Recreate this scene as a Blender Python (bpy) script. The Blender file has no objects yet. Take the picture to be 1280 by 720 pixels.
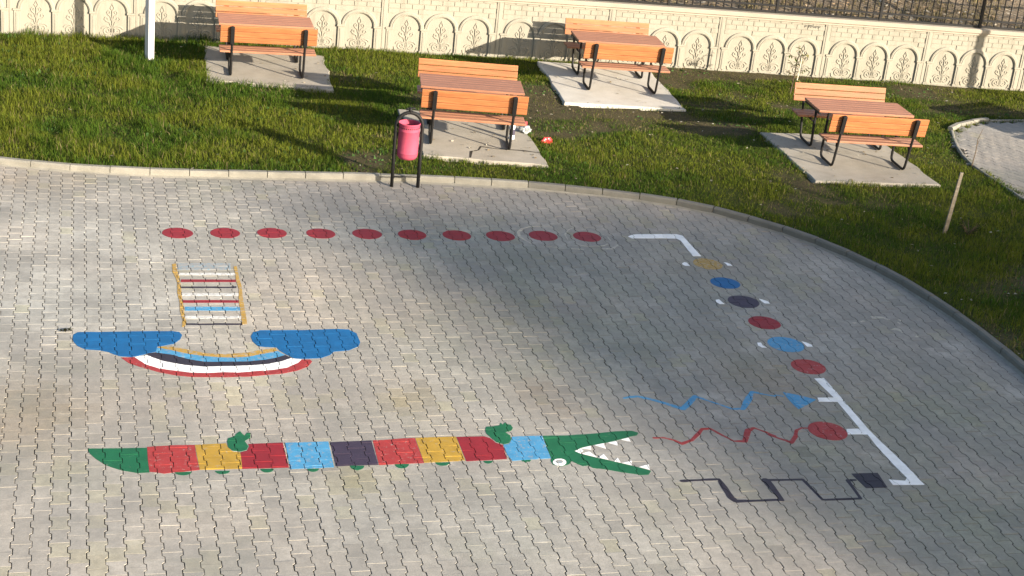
import bpy, bmesh, math, random
import numpy as np
from mathutils import Vector, Matrix, noise as mnoise
from mathutils.geometry import delaunay_2d_cdt

random.seed(7)
RNG = np.random.default_rng(7)
SC = bpy.context.scene
COL = SC.collection
R = math.radians

# ------------------------------------------------------------------ camera
cam = bpy.data.cameras.new('camera')
cam.sensor_fit = 'HORIZONTAL'; cam.sensor_width = 36.0; cam.lens = 55.70
cam.clip_start = 0.1; cam.clip_end = 600
cam_o = bpy.data.objects.new('camera', cam); COL.objects.link(cam_o)
rv = Vector((0.9648353, -0.2432641, 0.099576)); uv = Vector((0.0002317, 0.3796116, 0.9251459)); fv = Vector((0.262855, 0.8925904, -0.3663191))
m = Matrix((rv, uv, -fv)).transposed().to_4x4(); m.translation = Vector((-0.0532, 0, 6.6036))
cam_o.matrix_world = m
SC.camera = cam_o

# ------------------------------------------------------------------ daylight
SUN_EL, SUN_AZ = 16.6, 38.0          # low sun, behind and to the right of the viewer
sd = Vector((math.sin(R(SUN_AZ)), -math.cos(R(SUN_AZ)), math.tan(R(SUN_EL)))).normalized()   # towards the sun
w = bpy.data.worlds.new('World'); SC.world = w; w.use_nodes = True
nt = w.node_tree; nt.nodes.clear()
wo = nt.nodes.new('ShaderNodeOutputWorld'); bg = nt.nodes.new('ShaderNodeBackground'); sky = nt.nodes.new('ShaderNodeTexSky')
sky.sky_type = 'NISHITA'; sky.sun_disc = False; sky.sun_elevation = R(SUN_EL); sky.sun_rotation = math.atan2(sd.x, sd.y)
sky.air_density = 1.0; sky.dust_density = 2.0; sky.ozone_density = 1.0
bg.inputs['Strength'].default_value = 0.09
nt.links.new(sky.outputs[0], bg.inputs[0]); nt.links.new(bg.outputs[0], wo.inputs[0])
sl = bpy.data.lights.new('sun', 'SUN'); sl.energy = 5.0; sl.angle = R(0.55); sl.color = (1.0, 0.87, 0.70)
so = bpy.data.objects.new('sun', sl); COL.objects.link(so); so.location = (30, -30, 40)
so.rotation_euler = (-sd).to_track_quat('-Z', 'Y').to_euler()
SC.view_settings.view_transform = 'Standard'; SC.view_settings.look = 'None'
SC.view_settings.gamma = 1.0; SC.view_settings.use_curve_mapping = False
SC.view_settings.exposure = 1.72
SC.cycles.use_denoising = True
SC.cycles.max_bounces = 6

# ------------------------------------------------------------------ helpers
def mat(name, rough=0.8, spec=0.3):
    ma = bpy.data.materials.new(name); ma.use_nodes = True
    b = ma.node_tree.nodes['Principled BSDF']
    b.inputs['Roughness'].default_value = rough
    b.inputs['Specular IOR Level'].default_value = spec
    return ma, ma.node_tree, b
def nd(t, kind, **kw):
    n = t.nodes.new(kind)
    for k, v in kw.items(): setattr(n, k, v)
    return n
def noise(t, vec, scale, detail=4, rough=0.55):
    n = nd(t, 'ShaderNodeTexNoise'); n.inputs['Scale'].default_value = scale
    n.inputs['Detail'].default_value = detail; n.inputs['Roughness'].default_value = rough
    if vec is not None: t.links.new(vec, n.inputs['Vector'])
    return n.outputs['Fac']
def ramp(t, fac, stops):
    r = nd(t, 'ShaderNodeValToRGB'); cr = r.color_ramp
    while len(cr.elements) > 1: cr.elements.remove(cr.elements[-1])
    cr.elements[0].position = stops[0][0]; cr.elements[0].color = (*stops[0][1], 1)
    for p, c in stops[1:]:
        e = cr.elements.new(p); e.color = (*c, 1)
    t.links.new(fac, r.inputs[0]); return r.outputs[0]
def g3(v): return (v, v, v)
def mix(t, fac, a, b, mode='MIX'):
    n = nd(t, 'ShaderNodeMix', data_type='RGBA', blend_type=mode)
    for s, v in ((n.inputs[0], fac), (n.inputs[6], a), (n.inputs[7], b)):
        if isinstance(v, (int, float)): s.default_value = v
        elif isinstance(v, tuple): s.default_value = (*v, 1) if len(v) == 3 else v
        else: t.links.new(v, s)
    return n.outputs[2]
def bump(t, b, h, strength=0.3, dist=0.01):
    n = nd(t, 'ShaderNodeBump'); n.inputs['Strength'].default_value = strength; n.inputs['Distance'].default_value = dist
    t.links.new(h, n.inputs['Height']); t.links.new(n.outputs[0], b.inputs['Normal'])
def coords(t, which='Object'): return nd(t, 'ShaderNodeTexCoord').outputs[which]

def mesh_obj(name, verts, faces, ma=None, parent=None, smooth=False):
    me = bpy.data.meshes.new(name); me.from_pydata([tuple(v) for v in verts], [], faces); me.update()
    o = bpy.data.objects.new(name, me); COL.objects.link(o)
    if ma: me.materials.append(ma)
    if parent: o.parent = parent
    if smooth: me.polygons.foreach_set('use_smooth', [True]*len(me.polygons))
    return o
def tag(o, label=None, cat=None, group=None, kind=None):
    for k, v in (('label', label), ('category', cat), ('group', group), ('kind', kind)):
        if v: o[k] = v
    return o
def empty(name, loc, rz=0, **kw):
    o = bpy.data.objects.new(name, None); COL.objects.link(o); o.location = loc; o.rotation_euler = (0, 0, rz)
    o.empty_display_size = 0.2
    return tag(o, **kw)
def copy_tree(o, parent=None):
    c = o.copy(); COL.objects.link(c); c.parent = parent
    for ch in list(o.children): copy_tree(ch, c)
    return c

class MB:
    """collects shapes into one mesh"""
    def __init__(s): s.v = []; s.f = []
    def add(s, vs, fs):
        n = len(s.v); s.v += [tuple(v) for v in vs]; s.f += [tuple(i+n for i in f) for f in fs]; return s
    def box(s, c, d, M=None, bev=0.0):
        cx, cy, cz = c; x, y, z = d[0]/2, d[1]/2, d[2]/2
        if bev <= 0:
            vs = [(cx+i*x, cy+j*y, cz+k*z) for k in (-1, 1) for j, i in ((-1, -1), (-1, 1), (1, 1), (1, -1))]
            fs = [(3, 2, 1, 0), (4, 5, 6, 7), (0, 1, 5, 4), (1, 2, 6, 5), (2, 3, 7, 6), (3, 0, 4, 7)]
        else:
            bm = bmesh.new(); bmesh.ops.create_cube(bm, size=1)
            for v in bm.verts: v.co = Vector((v.co.x*d[0], v.co.y*d[1], v.co.z*d[2]))
            bmesh.ops.bevel(bm, geom=bm.edges[:], offset=bev, segments=2, affect='EDGES', profile=0.6)
            bm.verts.index_update()
            vs = [(v.co.x+cx, v.co.y+cy, v.co.z+cz) for v in bm.verts]; fs = [tuple(v.index for v in f.verts) for f in bm.faces]; bm.free()
        if M is not None: vs = [M @ Vector(v) for v in vs]
        return s.add(vs, fs)
    def tube(s, path, r, n=8, closed=False):
        P = [Vector(p) for p in path]; k = len(P); rr = r if isinstance(r, (list, tuple)) else [r]*k
        T = []
        for i in range(k):
            a = P[(i-1) % k] if (closed or i > 0) else P[i]; b = P[(i+1) % k] if (closed or i < k-1) else P[i]
            T.append((b-a).normalized())
        u = T[0].orthogonal().normalized(); vs = []; fs = []
        for i in range(k):
            u = (u - T[i]*u.dot(T[i])).normalized(); w_ = T[i].cross(u)
            for j in range(n):
                a = 2*math.pi*j/n; vs.append(P[i] + (u*math.cos(a)+w_*math.sin(a))*rr[i])
        for i in range(k if closed else k-1):
            for j in range(n):
                a, b = i*n+j, i*n+(j+1) % n; c, d = ((i+1) % k)*n+(j+1) % n, ((i+1) % k)*n+j
                fs.append((a, b, c, d))
        if not closed: fs += [tuple(range(n))[::-1], tuple(range((k-1)*n, k*n))]
        return s.add(vs, fs)
    def lathe(s, prof, n=24, c=(0, 0, 0), cap=True):
        vs = []; fs = []; k = len(prof)
        for r, z in prof:
            for j in range(n):
                a = 2*math.pi*j/n; vs.append((c[0]+r*math.cos(a), c[1]+r*math.sin(a), c[2]+z))
        for i in range(k-1):
            for j in range(n): fs.append((i*n+j, i*n+(j+1) % n, (i+1)*n+(j+1) % n, (i+1)*n+j))
        if cap: fs += [tuple(range(n))[::-1], tuple(range((k-1)*n, k*n))]
        return s.add(vs, fs)
    def strip(s, pts, wd, d, y0=0.0, closed=False):
        """raised moulding along a line in the x-z plane, standing out towards -y"""
        P = [Vector((p[0], p[1])) for p in pts]; k = len(P); vs = []; fs = []
        for i in range(k):
            a = P[(i-1) % k] if (closed or i > 0) else P[i]; b = P[(i+1) % k] if (closed or i < k-1) else P[i]
            t = (b-a).normalized(); n = Vector((-t.y, t.x))*wd/2
            q = wd*0.18
            ni = n*(1-0.36)
            for o_, y in ((n, y0), (n, y0-d*0.7), (ni, y0-d), (-ni, y0-d), (-n, y0-d*0.7), (-n, y0)):
                vs.append((P[i].x+o_.x, y, P[i].y+o_.y))
        for i in range(k if closed else k-1):
            for j in range(5):
                a, b = i*6+j, i*6+j+1; c, e = ((i+1) % k)*6+j+1, ((i+1) % k)*6+j
                fs.append((a, b, c, e))
        if not closed: fs += [(0, 1, 2, 3, 4, 5)[::-1], tuple(range((k-1)*6, k*6))]
        return s.add(vs, fs)
    def build(s, name, ma, parent=None, smooth=False):
        return mesh_obj(name, s.v, s.f, ma, parent, smooth)

def vnoise(x, y, seed=0):
    """smooth value noise, numpy"""
    xi, yi = np.floor(x).astype(np.int64), np.floor(y).astype(np.int64); fx, fy = x-xi, y-yi
    fx = fx*fx*(3-2*fx); fy = fy*fy*(3-2*fy)
    def h(a, b):
        n = (a*374761393 + b*668265263 + seed*974711) & 0x7fffffff
        n = ((n ^ (n >> 13))*1274126177) & 0x7fffffff
        return ((n ^ (n >> 16)) & 0xffff)/65535.0
    return (h(xi, yi)*(1-fx)+h(xi+1, yi)*fx)*(1-fy)+(h(xi, yi+1)*(1-fx)+h(xi+1, yi+1)*fx)*fy
def fbm(x, y, seed=0, oct=3):
    t = 0; a = 0.5; s = 0
    for k in range(oct): t = t+a*vnoise(x*2**k, y*2**k, seed+k*17); s += a; a *= 0.55
    return t/s
def in_poly(x, y, poly):
    c = np.zeros(x.shape, bool); n = len(poly)
    for i in range(n):
        x0, y0 = poly[i]; x1, y1 = poly[(i+1) % n]
        if y0 == y1: continue
        k = ((y0 > y) != (y1 > y)) & (x < (x1-x0)*(y-y0)/(y1-y0)+x0)
        c ^= k
    return c

# ------------------------------------------------------------------ surveyed plan (metres, x along the paver rows)
SHAPES = {
    'cloud_a': [[-0.1257,14.778],[-0.1202,14.884],[-0.0785,14.9444],[0.0176,14.9488],[0.126,14.9468],[0.3199,14.9525],[0.515,14.9551],[0.6991,14.958],[0.8225,14.9589],[0.9082,14.9417],[0.9348,14.8634],[0.9103,14.756],[0.8437,14.651],[0.7446,14.6081],[0.677,14.5798],[0.66,14.4615],[0.5812,14.4282],[0.4964,14.3779],[0.4247,14.3508],[0.3192,14.3682],[0.2613,14.4134],[0.2035,14.4733],[0.1216,14.5135],[-0.0076,14.5373],[-0.078,14.6127],[-0.1136,14.7027]],
    'cloud_b': [[1.6154,14.8032],[1.6511,14.9123],[1.7255,14.9584],[1.9298,14.958],[2.1225,14.9578],[2.3177,14.9671],[2.5144,14.9766],[2.6425,14.9582],[2.706,14.8607],[2.71,14.6395],[2.6736,14.5319],[2.5638,14.4427],[2.4077,14.4163],[2.3593,14.3423],[2.2616,14.2703],[2.0978,14.2542],[1.9881,14.2691],[1.9239,14.354],[1.8722,14.4452],[1.8449,14.5365],[1.7339,14.5483],[1.6616,14.5713],[1.6223,14.6792]],
    'band_yellow': [[0.6897,14.5944],[0.8277,14.5762],[0.9807,14.4977],[1.1327,14.4137],[1.3123,14.3793],[1.4357,14.3968],[1.5476,14.4147],[1.6764,14.4712],[1.8308,14.5217],[1.8449,14.4459],[1.6791,14.3755],[1.5382,14.3142],[1.403,14.3003],[1.3064,14.3059],[1.104,14.3467],[0.9278,14.4191],[0.8232,14.4868],[0.6706,14.571]],
    'band_sky': [[0.6706,14.571],[0.8232,14.4868],[0.9278,14.4191],[1.104,14.3467],[1.3064,14.3059],[1.403,14.3003],[1.5382,14.3142],[1.6791,14.3755],[1.8449,14.4459],[1.9108,14.3484],[1.8176,14.2887],[1.7022,14.242],[1.5405,14.2087],[1.2985,14.2071],[1.107,14.2156],[0.9675,14.2776],[0.8064,14.3929],[0.6594,14.4467]],
    'band_dark': [[0.5788,14.4283],[0.6594,14.4467],[0.8064,14.3929],[0.9675,14.2776],[1.107,14.2156],[1.2985,14.2071],[1.5405,14.2087],[1.7022,14.242],[1.8176,14.2887],[1.9108,14.3484],[1.9645,14.2787],[1.87,14.2078],[1.7287,14.145],[1.5312,14.1106],[1.2902,14.1037],[1.0992,14.1011],[0.9123,14.1496],[0.7277,14.2412],[0.5769,14.3757]],
    'band_white': [[0.4962,14.3721],[0.5769,14.3757],[0.7277,14.2412],[0.9123,14.1496],[1.0992,14.1011],[1.2902,14.1037],[1.5312,14.1106],[1.7287,14.145],[1.87,14.2078],[1.9645,14.2787],[1.9871,14.2603],[2.0613,14.2405],[2.0119,14.1598],[1.8883,14.0477],[1.7626,14.0087],[1.5547,13.9785],[1.3972,13.9554],[1.2793,13.9678],[1.1126,13.9537],[0.9841,13.9692],[0.8344,14.019],[0.6847,14.0716],[0.5485,14.1807],[0.454,14.3442]],
    'band_red': [[0.454,14.3442],[0.5485,14.1807],[0.6847,14.0716],[0.8344,14.019],[0.9841,13.9692],[1.1126,13.9537],[1.2793,13.9678],[1.3972,13.9554],[1.5547,13.9785],[1.7626,14.0087],[1.8883,14.0477],[2.0119,14.1598],[2.0613,14.2405],[2.1449,14.2351],[2.157,14.1847],[2.0989,14.0699],[1.9907,13.987],[1.8494,13.9205],[1.6905,13.8977],[1.5078,13.8619],[1.2704,13.8562],[1.1179,13.8615],[0.9781,13.8719],[0.8288,13.9131],[0.681,13.9876],[0.5109,14.1053],[0.3973,14.208],[0.3245,14.3392]],
    'rail_a': [[0.9364,16.8083],[0.9767,16.8306],[0.9777,16.6386],[0.9938,16.4263],[0.9938,16.1307],[0.9885,15.8439],[0.9907,15.5656],[0.9851,15.3221],[0.9959,15.1894],[0.9757,15.0721],[0.9444,15.0596],[0.9619,15.2427],[0.9459,15.457],[0.9557,15.7318],[0.9467,15.9577],[0.9622,16.2478],[0.9499,16.4261],[0.9269,16.5771]],
    'rail_b': [[1.6075,16.7368],[1.6429,16.7528],[1.6393,16.4292],[1.6438,16.1306],[1.6264,15.8411],[1.6194,15.5049],[1.6152,15.2874],[1.6077,15.1276],[1.5575,15.1152],[1.5625,15.2881],[1.5714,15.5054],[1.5776,15.7562],[1.6055,16.072],[1.5986,16.3086],[1.6058,16.5204]],
    'rung_0_sky': [[0.9961,16.837],[1.588,16.8435],[1.5673,16.637],[0.994,16.6326]],
    'rung_1_white': [[0.9695,16.5469],[1.6118,16.551],[1.6105,16.4838],[0.9692,16.4803]],
    'rung_2_red': [[1.0063,16.3545],[1.5989,16.3506],[1.593,16.2817],[0.9999,16.2803]],
    'rung_3_dark': [[0.9979,16.1452],[1.5883,16.1512],[1.5842,16.1042],[0.9954,16.1016]],
    'rung_4_white': [[0.9806,15.9519],[1.5969,15.9502],[1.593,15.8812],[0.979,15.8836]],
    'rung_5_red': [[0.9841,15.7652],[1.5754,15.7562],[1.5716,15.6887],[0.9821,15.6927]],
    'rung_6_sky': [[1.0053,15.582],[1.5741,15.5716],[1.5679,15.478],[1.0014,15.4782]],
    'rung_7_white': [[0.9808,15.3382],[1.5719,15.3337],[1.5659,15.2665],[0.979,15.2716]],
    'rung_8_dark': [[0.9976,15.1474],[1.5609,15.1415],[1.5591,15.0993],[0.9971,15.1056]],
    'tail': [[0.0075,12.4795],[0.1526,12.4712],[0.3089,12.4669],[0.4347,12.4666],[0.5009,12.4628],[0.4998,12.2363],[0.5054,12.0267],[0.4102,12.0219],[0.2893,12.073],[0.219,12.121],[0.1486,12.1801],[0.0681,12.2957],[0.0225,12.388]],
    'blk0': [[0.5037,12.4811],[0.7107,12.4926],[0.9081,12.4908],[0.9106,12.2792],[0.9215,12.0441],[0.7901,12.0195],[0.7072,12.0139],[0.6241,11.9974],[0.5636,12.023],[0.5078,12.0374],[0.5019,12.2361]],
    'foot_a': [[1.1923,12.5407],[1.208,12.5991],[1.2596,12.6273],[1.286,12.6786],[1.3231,12.725],[1.3353,12.676],[1.3539,12.639],[1.381,12.6929],[1.4078,12.6843],[1.402,12.6005],[1.3446,12.537],[1.368,12.4369],[1.3453,12.3684],[1.2891,12.3439],[1.2262,12.3637],[1.1935,12.4235]],
    'blk1': [[0.9103,12.4907],[1.1819,12.5059],[1.187,12.4355],[1.221,12.3524],[1.2857,12.3302],[1.288,12.2113],[1.2776,12.0372],[0.9235,12.044]],
    'blk2': [[1.2786,12.0371],[1.29,12.33],[1.3483,12.3543],[1.374,12.4319],[1.3719,12.4789],[1.6741,12.4857],[1.6763,12.0345]],
    'blk3': [[1.696,12.4844],[2.0799,12.487],[2.0627,12.0171],[1.6838,12.0072]],
    'blk4': [[2.0945,12.4719],[2.4694,12.4896],[2.4551,12.0381],[2.0812,12.0318]],
    'blk5': [[2.4807,12.489],[2.8703,12.5212],[2.8634,12.0474],[2.4598,12.0333]],
    'blk6': [[2.8761,12.5209],[3.2551,12.5251],[3.2407,12.0661],[2.8665,12.0518]],
    'blk7': [[3.2593,12.5175],[3.5255,12.518],[3.5682,12.4786],[3.5978,12.3813],[3.6535,12.3441],[3.6266,12.0709],[3.2489,12.0517]],
    'foot_b': [[3.5603,12.646],[3.5857,12.7029],[3.6473,12.7099],[3.7176,12.7267],[3.7419,12.7767],[3.7505,12.7379],[3.785,12.7797],[3.8014,12.7481],[3.8281,12.734],[3.8325,12.67],[3.8056,12.6208],[3.7371,12.5866],[3.7689,12.5224],[3.7599,12.4485],[3.7206,12.377],[3.6681,12.3555],[3.6072,12.3955],[3.581,12.4829],[3.5546,12.5712]],
    'blk8': [[3.6593,12.3438],[3.7222,12.3647],[3.7657,12.4482],[3.7769,12.4971],[4.0688,12.5039],[4.0331,12.0655],[3.6658,12.0334],[3.6497,12.1403]],
    'head': [[4.0746,12.4986],[4.3549,12.4962],[4.5691,12.5177],[4.8009,12.5488],[4.964,12.5531],[5.0173,12.5068],[4.9823,12.4578],[4.8848,12.4251],[4.6603,12.3373],[4.4471,12.2752],[4.3654,12.2431],[4.2949,12.1865],[4.3337,12.136],[4.453,12.0571],[4.6031,11.9648],[4.7429,11.8808],[4.8305,11.8214],[4.8909,11.771],[4.8444,11.7045],[4.7676,11.7048],[4.6415,11.752],[4.4769,11.8273],[4.3699,11.8618],[4.3376,11.9105],[4.288,11.9019],[4.252,11.9392],[4.2111,12.0004],[4.1713,11.9441],[4.0791,11.9078],[4.0187,11.9418],[4.0172,12.0121],[4.0366,12.0652]],
    'eye': [[4.1547,11.9803],[4.1458,11.9598],[4.1316,11.9418],[4.1137,11.9279],[4.0937,11.9195],[4.0737,11.9175],[4.0555,11.9219],[4.0409,11.9324],[4.0313,11.9479],[4.0277,11.967],[4.0304,11.9879],[4.0392,12.0084],[4.0532,12.0266],[4.0712,12.0406],[4.0912,12.0491],[4.1115,12.0513],[4.1298,12.0468],[4.1445,12.0362],[4.1541,12.0205],[4.1576,12.0012]],
    'pupil': [[4.1292,11.9936],[4.1245,11.983],[4.1168,11.9736],[4.107,11.9665],[4.096,11.9621],[4.0848,11.9611],[4.0747,11.9635],[4.0664,11.9689],[4.0609,11.9771],[4.0587,11.987],[4.06,11.9978],[4.0647,12.0084],[4.0724,12.0178],[4.0822,12.025],[4.0932,12.0294],[4.1044,12.0304],[4.1146,12.0281],[4.1229,12.0226],[4.1284,12.0144],[4.1305,12.0044]],
    'tooth_0': [[4.8038,12.3843],[4.8892,12.4198],[4.8816,12.3325]],
    'tooth_1': [[4.658,12.33],[4.7601,12.3592],[4.7305,12.2666]],
    'tooth_2': [[4.5152,12.2885],[4.6135,12.32],[4.605,12.2148]],
    'tooth_3': [[4.3706,12.2404],[4.4723,12.2786],[4.4591,12.211]],
    'tooth_4': [[4.2949,12.1865],[4.3633,12.2359],[4.3771,12.1938],[4.3344,12.1383]],
    'tooth_5': [[4.3438,12.1378],[4.428,12.1715],[4.4678,12.0586]],
    'tooth_6': [[4.4794,12.0459],[4.5475,12.1114],[4.5607,12.0006]],
    'tooth_7': [[4.6046,11.9695],[4.659,12.0352],[4.6573,11.9402]],
    'tooth_8': [[4.6644,11.9327],[4.7687,11.9666],[4.7467,11.8852]],
    'tooth_9': [[4.8046,11.8511],[4.9097,11.8964],[4.8885,11.7921]],
    'bump_0': [[0.8518,12.0112],[0.8451,11.9891],[0.8288,11.9711],[0.8053,11.9599],[0.7783,11.9572],[0.7519,11.9633],[0.7299,11.9774],[0.7158,11.9974],[0.7117,12.0201]],
    'bump_1': [[1.1729,12.0084],[1.1664,11.987],[1.1513,11.9694],[1.13,11.9585],[1.1059,11.9557],[1.0824,11.9615],[1.0631,11.9751],[1.051,11.9943],[1.0479,12.0163]],
    'bump_2': [[1.5467,12.0225],[1.5395,11.9975],[1.5246,11.9769],[1.5043,11.9638],[1.4816,11.9602],[1.46,11.9666],[1.4426,11.9821],[1.4323,12.0042],[1.4304,12.0298]],
    'bump_3': [[1.9307,12.0029],[1.9239,11.9811],[1.9105,11.9631],[1.8926,11.9517],[1.8728,11.9486],[1.8542,11.9542],[1.8396,11.9676],[1.8311,11.9869],[1.8301,12.0092]],
    'bump_4': [[2.33,12.0276],[2.3202,11.9971],[2.3024,11.9719],[2.2792,11.9558],[2.2543,11.9512],[2.2313,11.9588],[2.2136,11.9774],[2.204,12.0043],[2.204,12.0354]],
    'bump_5': [[2.7282,12.0373],[2.7175,12.0065],[2.6987,11.981],[2.6748,11.9648],[2.6493,11.9602],[2.6262,11.9679],[2.6087,11.9866],[2.5997,12.0138],[2.6004,12.0451]],
    'bump_6': [[3.1001,12.0468],[3.0898,12.0227],[3.0709,12.0029],[3.0463,11.9905],[3.0198,11.9873],[2.9953,11.9937],[2.9765,12.0088],[2.9663,12.0303],[2.9662,12.055]],
    'bump_7': [[3.4892,12.0464],[3.4813,12.0273],[3.468,12.0115],[3.4515,12.0015],[3.4342,11.9986],[3.4187,12.0035],[3.4074,12.0152],[3.4019,12.0321],[3.4032,12.0516]],
    'bump_8': [[3.7532,12.0445],[3.8466,12.046],[3.8191,12.0077],[3.7974,12.0137],[3.7788,11.9868],[3.7746,12.0151],[3.7518,12.0165]],
    'corner': [[6.6477,17.8266],[6.72,17.8833],[6.7991,17.9047],[7.3358,17.9181],[7.4004,17.861],[7.3968,17.6511],[7.3884,17.1447],[7.2756,17.1431],[7.2968,17.4434],[7.3112,17.6813],[7.2795,17.7609],[6.9783,17.7604],[6.6774,17.7535]],
    'border': [[7.3299,13.6191],[7.4412,13.6254],[7.4289,13.2886],[7.4047,12.865],[7.3842,12.4428],[7.3888,12.1556],[7.4036,11.8981],[7.4081,11.608],[7.4058,11.3478],[7.2128,11.3568],[7.095,11.3646],[7.1018,11.4668],[7.2523,11.4331],[7.2989,11.4899],[7.2905,11.6766],[7.2962,11.9045],[7.3019,12.1388],[7.3238,12.3567],[7.1126,12.3679],[7.1555,12.477],[7.3036,12.4829],[7.3182,12.7567],[7.3374,13.068],[7.1333,13.0816],[7.1628,13.1721],[7.3403,13.1647],[7.3335,13.4166]],
    'col_yel': ('disc',[7.3759,16.8775],0.185),
    'col_blu': ('disc',[7.3594,16.2522],0.1796),
    'col_drk': ('disc',[7.3617,15.6739],0.1847),
    'col_red': ('disc',[7.3705,15.0697],0.1841),
    'col_sky': ('disc',[7.3791,14.4785],0.2023),
    'col_rd2': ('disc',[7.3893,13.9052],0.1872),
    'mk_drk_a': [[7.0351,15.7287],[7.0823,15.7434],[7.0886,15.6637],[7.0985,15.6043],[7.0389,15.6047],[7.0186,15.6642]],
    'mk_drk_b': [[7.5909,15.7608],[7.6245,15.7405],[7.6708,15.6749],[7.6645,15.61],[7.606,15.6204],[7.5932,15.6904]],
    'mk_sky_a': [[7.0654,14.5388],[7.1082,14.5378],[7.0968,14.463],[7.1236,14.4054],[7.0694,14.4067],[7.0444,14.4643]],
    'mk_sky_b': [[7.597,14.5537],[7.6347,14.526],[7.6762,14.4628],[7.6663,14.4099],[7.6034,14.4114],[7.6012,14.4734]],
    'mk_yel_a': [[7.045,16.8964],[7.0883,16.9356],[7.1157,16.915],[7.1137,16.8082],[7.0555,16.8135],[7.0358,16.8547]],
    'mk_yel_b': [[7.606,16.9414],[7.6476,16.9268],[7.6736,16.8732],[7.676,16.8135],[7.6134,16.8248],[7.618,16.8816]],
    'row_0': ('disc',[1.0486,17.8105],0.1785),
    'row_1': ('disc',[1.601,17.8247],0.1745),
    'row_2': ('disc',[2.1527,17.8334],0.175),
    'row_3': ('disc',[2.7383,17.8264],0.1746),
    'row_4': ('disc',[3.3035,17.8296],0.1799),
    'row_5': ('disc',[3.8564,17.8155],0.1751),
    'row_6': ('disc',[4.4143,17.8068],0.1778),
    'row_7': ('disc',[4.9685,17.8005],0.1805),
    'row_8': ('disc',[5.5244,17.8168],0.1819),
    'row_9': ('disc',[6.0961,17.7991],0.1799),
    'zig': ('line',[[5.1101,13.2429],[5.1804,13.2668],[5.2673,13.2767],[5.3793,13.2049],[5.5167,13.088],[5.6355,12.9816],[5.7418,13.1003],[5.8615,13.2522],[5.9613,13.1489],[6.0533,13.0556],[6.1429,12.9587],[6.2578,12.9535],[6.4156,13.1838],[6.5066,13.3267],[6.6133,13.2671],[6.7147,13.2216],[6.7322,13.2529],[6.8023,13.2161]],[0.03,0.04,0.045,0.05,0.05,0.055,0.075,0.05,0.03,0.03,0.035,0.06,0.08,0.05,0.025,0.02,0.018,0.02]),
    'zig_tip': [[6.839,13.3121],[6.9911,13.2326],[7.1252,13.1253],[6.9764,13.0167],[6.843,12.9234],[6.834,13.0229],[6.8291,13.1282]],
    'wav': ('line',[[5.1333,12.3971],[5.2312,12.3918],[5.3124,12.3389],[5.3653,12.2638],[5.4892,12.3293],[5.593,12.4458],[5.6708,12.545],[5.7559,12.5531],[5.8248,12.4129],[5.8974,12.2866],[6.007,12.2806],[6.1271,12.5006],[6.2083,12.5467],[6.2813,12.4717],[6.3538,12.3724],[6.3046,12.4019],[6.3861,12.3105],[6.4637,12.2372],[6.5547,12.3449],[6.6222,12.4733],[6.6997,12.5228],[6.792,12.5091]],[0.03,0.025,0.03,0.045,0.04,0.05,0.04,0.035,0.03,0.025,0.06,0.07,0.03,0.025,0.03,0.03,0.03,0.05,0.05,0.04,0.025,0.02]),
    'wav_disc': ('disc',[6.9424,12.4499],0.1934),
    'stp': ('line',[[5.1151,11.5727],[5.1828,11.5755],[5.4714,11.5786],[5.4654,11.4151],[5.4595,11.2549],[5.476,11.1869],[5.6663,11.1804],[5.8571,11.181],[5.9136,11.1699],[5.9084,11.5315],[5.9283,11.5321],[6.2662,11.5216],[6.2973,11.1549],[6.6669,11.1514],[6.6956,11.4816],[6.7691,11.4847]],[0.05,0.03,0.03,0.06,0.06,0.05,0.03,0.03,0.04,0.07,0.03,0.025,0.03,0.028,0.03,0.03]),
    'stp_sq': [[6.7877,11.599],[7.0555,11.5979],[7.0164,11.323],[6.806,11.3295]],
    'ring9': ('line',[[5.7247,18.1492],[5.5617,18.1583],[5.4454,18.1549],[5.3281,18.0829],[5.2354,17.9446],[5.2114,17.7878],[5.2498,17.6565],[5.2887,17.5483]],[0.012,0.015,0.03,0.045,0.055,0.05,0.04,0.03]),
    'ring9b': ('line',[[5.4264,17.4535],[5.5894,17.4178]],[0.012,0.014]),
    'ring10': ('line',[[6.0162,18.1382],[5.9142,18.0443],[5.8192,17.8582],[5.8086,17.6775]],[0.01,0.02,0.03,0.012]),
    'ring10b': ('line',[[5.8477,17.5596],[5.925,17.4748],[6.0208,17.4531],[6.2198,17.4804],[6.2816,17.5368]],[0.012,0.035,0.015,0.035,0.02]),
    'ring10c': ('line',[[5.747,17.3626],[5.9026,17.3499]],[0.03,0.05]),
    'ring10d': ('line',[[6.1636,17.37],[6.2863,17.3644],[6.418,17.5237]],[0.04,0.05,0.03]),
    'ring10e': ('line',[[6.315,17.9317],[6.3674,17.8108],[6.3679,17.6698]],[0.012,0.02,0.02]),
    'fl0': [[8.438,15.0521],[8.4825,15.0692],[8.508,15.051],[8.4618,15.0161]],
    'fl1': [[8.5614,15.0905],[8.6064,15.1122],[8.6368,15.0939],[8.5728,15.0635]],
    'fl2': [[8.769,15.2322],[8.8135,15.2317],[8.918,15.2212],[8.9494,15.1844],[8.9675,15.1117],[8.9352,15.1166],[8.9019,15.1691],[8.8228,15.1702],[8.7581,15.1597]],
    'fl3': [[8.8259,14.8512],[8.8993,14.8895],[8.9621,14.8774],[8.9501,14.768],[8.9304,14.7487],[8.9189,14.8123],[8.8749,14.8416]],
    'fl4': [[9.0286,14.6644],[9.0763,14.6807],[9.1087,14.6584],[9.0494,14.6294]],
    'fl5': [[9.0654,15.1375],[9.1075,15.1414],[9.1202,15.0982],[9.0775,15.083]],
    'fl6': [[9.0189,15.0659],[9.0386,15.0656],[9.0504,15.0205],[9.0242,14.9985]],
}

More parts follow.
